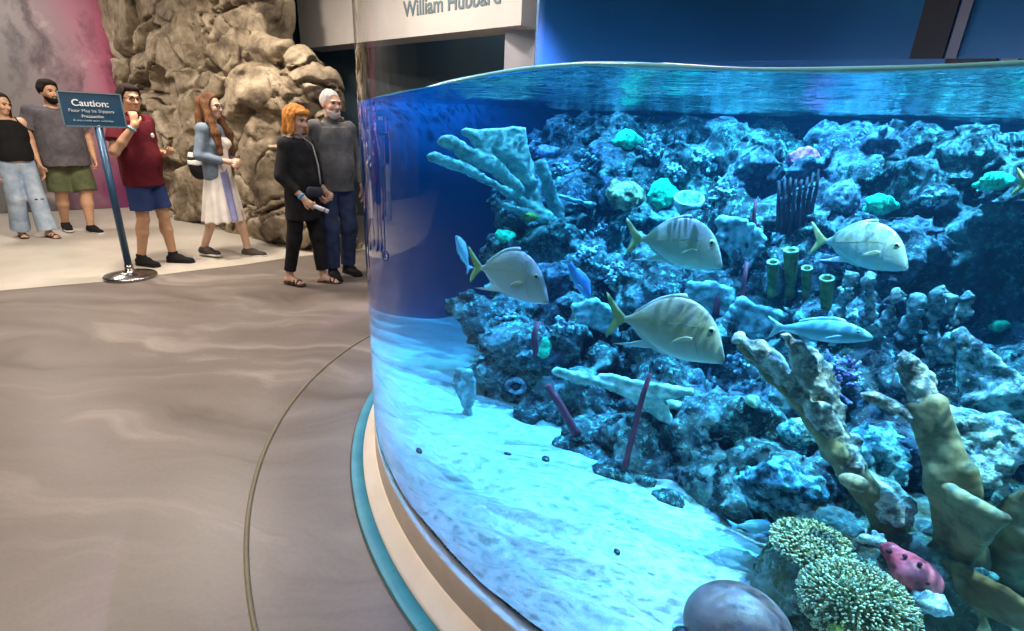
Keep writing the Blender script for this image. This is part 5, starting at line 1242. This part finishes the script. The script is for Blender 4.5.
# backpack on her back
def rel(p,x,y,z): c,s_=math.cos(p.rz),math.sin(p.rz); q=A(x,y,z)*p.sc; return p.pos+A(c*q[0]-s_*q[1],s_*q[0]+c*q[1],q[2])
e=empty('backpack',tuple(rel(p,0,-.215,1.06)),p.rz,label='small black and white striped backpack on the back of the woman in the denim jacket',cat='bag')
f=Field((-.2,-.12,-.22),(.2,.12,.24),.006); f.cap((0,0,-.10),(0,0,.09),.085,.085,.02,flat=((1,0,0),1)); f.ell((0,-.02,-.03),(.115,.075,.15),.03)
M_bpk=cloth('black nylon',(.02,.02,.022),bump=.1); M_bpw=cloth('white nylon',(.68,.67,.64),bump=.1)
f.build('pack',M_bpk,e)
for z in(.075,-.005):
    f=Field((-.2,-.12,-.22),(.2,.12,.24),.006); f.cap((0,0,-.10),(0,0,.09),.089,.089,.02,clip=[((0,0,z+.022),(0,0,1)),((0,0,z-.022),(0,0,-1))]); f.ell((0,-.02,-.03),(.119,.079,.154),.03,clip=[((0,0,z+.022),(0,0,1)),((0,0,z-.022),(0,0,-1))]); f.build('stripe',M_bpw,e)
MB().tube([(x*.03,0.02,.16+.03*math.cos(x*PI/2)) for x in np.linspace(-1,1,7)],.007,8).build('handle',M_bpk,e)
# --- woman in black with red bob
p=Person('woman in black with a short orange red bob holding a white leaflet',foot(310,283.5),.95,1.62,
  elR=(.25,-.03,1.13),wrR=(.20,.16,.93),hdR=(-.1,.75,-.65),pnR=(-1,.1,-.2),elL=(-.24,-.02,1.13),wrL=(-.20,.14,.95),hdL=(.2,.9,-.4),
  knR=(.10,-.06,.50),anR=(.10,-.17,.10),knL=(-.09,.07,.50),anL=(-.10,.10,.085),shR=(.165,-.01,1.41),shL=(-.165,-.01,1.41),g=1.02,gl=.98,bust=1.,belly=.02,yaw=-.15,pitch=-.22,curl=1.0)
p.body(skin('pale skin',(.62,.38,.27))); p.face()
M_bk=cloth('black tunic',(.010,.010,.012),(.018,.018,.02)); p.legs(M_bk,1.86,.060,.10,1.0,'leggings'); p.top(M_bk,.70,1.72,.052,w=.185,wb=.205,flat=.74,name='tunic')
M_sd=cloth('dark sandal',(.05,.03,.025),bump=.1); p.sandal('R',M_sd); p.sandal('L',M_sd); p.band('R',mat('bright blue wristband',(.05,.35,.75),rough=.4),.90)
f=p.field([p.hc],.24); p.hair_cap(f,.024,.045,-.05)
for a,b,ra,rb in (((.075,-.0,.03),(.085,.02,-.10),.036,.034),((-.075,-.0,.03),(-.085,.02,-.10),.036,.034),((0,-.085,.03),(0,-.085,-.11),.055,.05),((.055,-.06,.02),(.06,-.055,-.115),.05,.042),((-.055,-.06,.02),(-.06,-.055,-.115),.05,.042),((-.05,.075,.085),(.05,.075,.085),.022,.022)): f.cap(p.H(*a),p.H(*b),ra,rb,.03)
p.out(f,'hair',cloth('orange red hair',(.42,.15,.03),(.62,.27,.07),scale=30),None,.008,30)
wr=p.J['wrR']; hd=nrm(p.J['hdR']); lc=wr+hd*.10+A(-.022,0,0)
e=empty('leaflet',tuple(rel(p,*lc)),p.rz,label='white rolled leaflet held by the woman in black',cat='paper')
ax=nrm(A(-.35,.86,-.38))
MB().tube([-ax*.06,ax*.14],.019,14).build('roll',mat('white paper',(.74,.74,.76),rough=.6),e); MB().tube([ax*.10,ax*.112],.0197,14,cap=False).build('printed_band',mat('dark print',(.10,.10,.14)),e)
e=empty('handbag',tuple(rel(p,.07,.20,.98)),p.rz,label='small dark grey crossbody bag at the waist of the woman in black',cat='bag')
f=Field((-.2,-.1,-.14),(.2,.1,.14),.006); f.cap((-.075,0,-.01),(.075,0,.01),.045,.045,.02,flat=((0,1,0),.45)); f.build('pouch',cloth('slate leather',(.035,.038,.055),bump=.1),e)
mb=MB(); mb.tube([(-.10,0,.06),(-.13,-.03,.22),(-.11,-.06,.40),(-.02,-.14,.50),(.10,-.20,.47)],.009,8,flat=.5); mb.build('strap',mat('pale strap',(.50,.47,.44)),e)
# --- older man with white hair
p=Person('white haired bearded man in a grey sweater and jeans beside the tank',foot(342,275.5),.42,1.78,
  elR=(.25,-.03,1.14),wrR=(.24,.12,.91),hdR=(-.1,.5,-.85),elL=(-.26,-.03,1.14),wrL=(-.24,.08,.90),knR=(.10,.04,.50),anR=(.10,.02,.085),anL=(-.10,-.06,.085),shR=(.165,-.01,1.42),shL=(-.165,-.01,1.42),g=.98,gl=1.0,belly=.03,yaw=.15,pitch=-.05)
p.body(skin('ruddy skin',(.60,.34,.25))); p.face(mat('white brows',(.55,.53,.50)))
p.legs(cloth('dark blue jeans',(.022,.035,.085),(.04,.06,.13)),1.95,.072,.10,1.0,'jeans'); p.top(cloth('grey sweater',(.085,.088,.092),(.13,.13,.135)),.86,1.9,.045,w=.195,wb=.185,collar=True,name='sweater'); p.shoe('R',M_blk,.0,M_blk); p.shoe('L',M_blk,.0,M_blk); p.band('R',M_wband,.93)
M_wh=cloth('white hair',(.42,.40,.38),(.60,.57,.54),scale=60); f=p.field([p.hc],.2); p.hair_cap(f,.005,.058,-.015); hr=p.out(f,'hair',M_wh,None,.003,40)
def beard(p,m,t=.006):
    f=p.field([p.hc],.2); f.ell(p.H(0,.024,-.045),(.062+t*.7,.074+t,.075+t),.02,p.HR,clip=[(p.H(0,.0,-.038),p.HR@A(0,.25,1)),(p.H(0,.012,0),p.HR@A(0,-1,-.15))]); f.ell(p.H(0,.058,-.088),(.036,.036,.03),.02,p.HR)
    f.ell(p.H(0,.089,-.0575),(.025,.03,.008),.004,p.HR,sub=True); f.cap(p.H(-.025,.088,-.048),p.H(.025,.088,-.048),.008,.008,.006); p.out(f,'beard',m,None,.003,50)
beard(p,cloth('grey white beard',(.48,.45,.42),scale=40))
# --- couple at the left: woman in black camisole
p=Person('woman in a black camisole top and ripped pale flared jeans at the far left',foot(36,237),.30,1.63,
  elR=(.24,-.02,1.13),wrR=(.24,.04,.88),elL=(-.235,-.02,1.13),wrL=(-.235,.04,.87),knR=(.09,-.0,.50),anR=(.10,-.12,.09),knL=(-.09,.08,.50),anL=(-.10,.14,.085),g=1.08,gl=1.0,bust=1.,belly=.02,yaw=.45,pitch=-.2)
M_sk4=skin('olive skin',(.55,.32,.20)); p.body(M_sk4); p.face()
M_bl=cloth('black camisole',(.008,.008,.009)); p.legs(cloth('pale ripped jeans',(.24,.33,.46),(.42,.50,.60),scale=7),1.97,.082,.108,1.02,'jeans',flare=.105)
sh=p.top(M_bl,.99,.5,.06,w=.17,wb=.178,flat=.76,slv=False,neck=1.33,name='camisole')
for x in(-1,1):
    mb=MB(); mb.tube([p.T(x*.09,.125,1.31),p.T(x*.115,.09,1.42),p.T(x*.115,.0,1.487),p.T(x*.11,-.10,1.38)],.008,8); p.small('strap',mb.V,mb.F,M_bl,sh)
for k,dx in(('R',.0),('L',.0)):
    kn=p.J['kn'+k]; f=p.field([kn],.14); f.ell(kn+A(0,.070,.0),(.055,.030,.034),.0); p.out(f,'knee_rip',M_sk4 if k=='R' else mat('dark knee rip',(.06,.04,.035)),None)
p.sandal('R',M_sd); p.sandal('L',M_sd)
f=p.field([p.hc,A(0,-.1,1.3)],.25); p.hair_cap(f,.018,.035,-.05)
for a,b,ra,rb in (((.075,-.0,.03),(.10,.0,-.20),.04,.036),((-.075,-.0,.03),(-.095,-.0,-.22),.04,.036),((0,-.085,.03),(0,-.095,-.24),.06,.055),((.055,-.06,.02),(.07,-.055,-.22),.05,.045),((-.055,-.06,.02),(-.07,-.055,-.22),.05,.045)): f.cap(p.H(*a),p.H(*b),ra,rb,.03)
p.out(f,'hair',cloth('dark brown hair',(.022,.014,.010),scale=30),None,.008,26)
# --- couple: man in grey t-shirt
p=Person('bearded man in a grey T-shirt and olive shorts beside the caution sign',foot(82,231.5),.30,1.80,
  elR=(.29,-.03,1.15),wrR=(.28,.08,.90),elL=(-.29,-.03,1.15),wrL=(-.27,.10,.90),knR=(.11,.0,.50),anR=(.10,-.16,.10),knL=(-.10,.11,.50),anL=(-.06,.14,.085),shR=(.20,-.01,1.42),shL=(-.20,-.01,1.42),g=1.20,gl=1.12,belly=.085,yaw=.22,pitch=-.05)
p.body(skin('tan skin two',(.55,.31,.19))); p.face()
p.legs(cloth('olive green shorts',(.075,.09,.045),(.11,.125,.065)),.98,.112,.122,1.0,'shorts'); p.top(cloth('grey t shirt',(.085,.08,.095),(.125,.115,.13)),.82,.72,.088,w=.20,wb=.205,flat=.86,yb=.03)
p.shoe('R',M_blk,0,M_sole); p.shoe('L',M_blk,0,M_sole)
f=p.field([p.hc],.2); p.hair_cap(f,.016,.045,-.01); f.ell(p.H(0,-.0,.10),(.075,.09,.035),.02,p.HR); M_bh=cloth('black hair two',(.014,.010,.009),scale=40); p.out(f,'hair',M_bh,None,.004,40); beard(p,M_bh,.013)

# ================================================================== CAUTION SIGN
b=at_z(131,277,0); tb=math.hypot(b[0],b[1])
e=empty('caution_sign',(b[0],b[1],0),label='blue caution sign with white lettering on a steel pole with round base',cat='sign')
wb=np.linalg.norm((at_z(157,277,0)-at_z(107,277,0)))/2
M_steel=mat('brushed steel',(.42,.40,.38),scale=20,rough=.22,metal=1.); M_bpole=mat('blue pole paint',(.035,.09,.17),scale=20,rough=.3,metal=.3)
MB().lathe([(0,0),(wb,0),(wb,.018),(wb*.96,.026),(wb*.45,.052),(wb*.16,.062),(.04,.085),(0,.085)],(0,0,0.004),n=56).build('base',M_steel,e)
cen=P(93.0,110,tb); zc=cen[2]; RV=P(124,112.5,tb)-P(61,107.5,tb); wS=np.linalg.norm(P(124,112.5,tb)-P(61,107.5,tb)); hS=np.linalg.norm(P(88.5,93,tb)-P(96.5,127,tb))
MB().tube([(0,0,.07),(0,0,zc-hS*.46)],.030,20).build('pole',M_bpole,e); MB().lathe([(.031,.07),(.036,.07),(.036,.12),(.031,.12)],(0,0,0),n=24).build('collar',M_steel,e)
rv=nrm(RV*A(1,1,0)); nv=A(rv[1],-rv[0],0); tilt=.12
bd=empty('sign_board',(cen[0]-b[0],cen[1]-b[1],zc)); bd.parent=e; bd['label']='blue board'
ex=rv; ez=nrm(A(0,0,1)*math.cos(tilt)-nv*math.sin(tilt)*1.0); ey=np.cross(ez,ex)      # ey points away from the viewer
bd.matrix_local=Matrix(((ex[0],ey[0],ez[0],cen[0]-b[0]),(ex[1],ey[1],ez[1],cen[1]-b[1]),(ex[2],ey[2],ez[2],zc),(0,0,0,1)))
M_sb=mat('blue sign face',[(.3,(.006,.035,.08)),(.7,(.010,.06,.12))],scale=3,rough=.3); M_tx=mat('white lettering',(.62,.68,.72),rough=.6); M_edge=mat('silver sign edge',(.12,.18,.22),rough=.4,metal=.3)
MB().box((0,.0,0),(wS,.02,hS)).build('face',M_sb,bd,smooth=False)
fb_=MB(); th=.012
for c,sz in(((0,0,hS/2),(wS+th,.03,th)),((0,0,-hS/2),(wS+th,.03,th)),((wS/2,0,0),(th,.03,hS+th)),((-wS/2,0,0),(th,.03,hS+th))): fb_.box(c,sz)
fb_.build('frame',M_edge,bd,smooth=False)
for s_,sz,z,bo in (('Caution:',hS*.27,hS*.10,.004),('Floor May be Slippery',hS*.13,-hS*.08,-.001),('Precaución:',hS*.12,-hS*.24,.001),('El piso puede estar resbaloso',hS*.085,-hS*.35,-.001)):
    text_mesh('lettering',s_,sz,M_tx,bd,(-.01,-.0125,z),(PI/2,0,0),bold=bo*.3,depth=.002,align='CENTER')
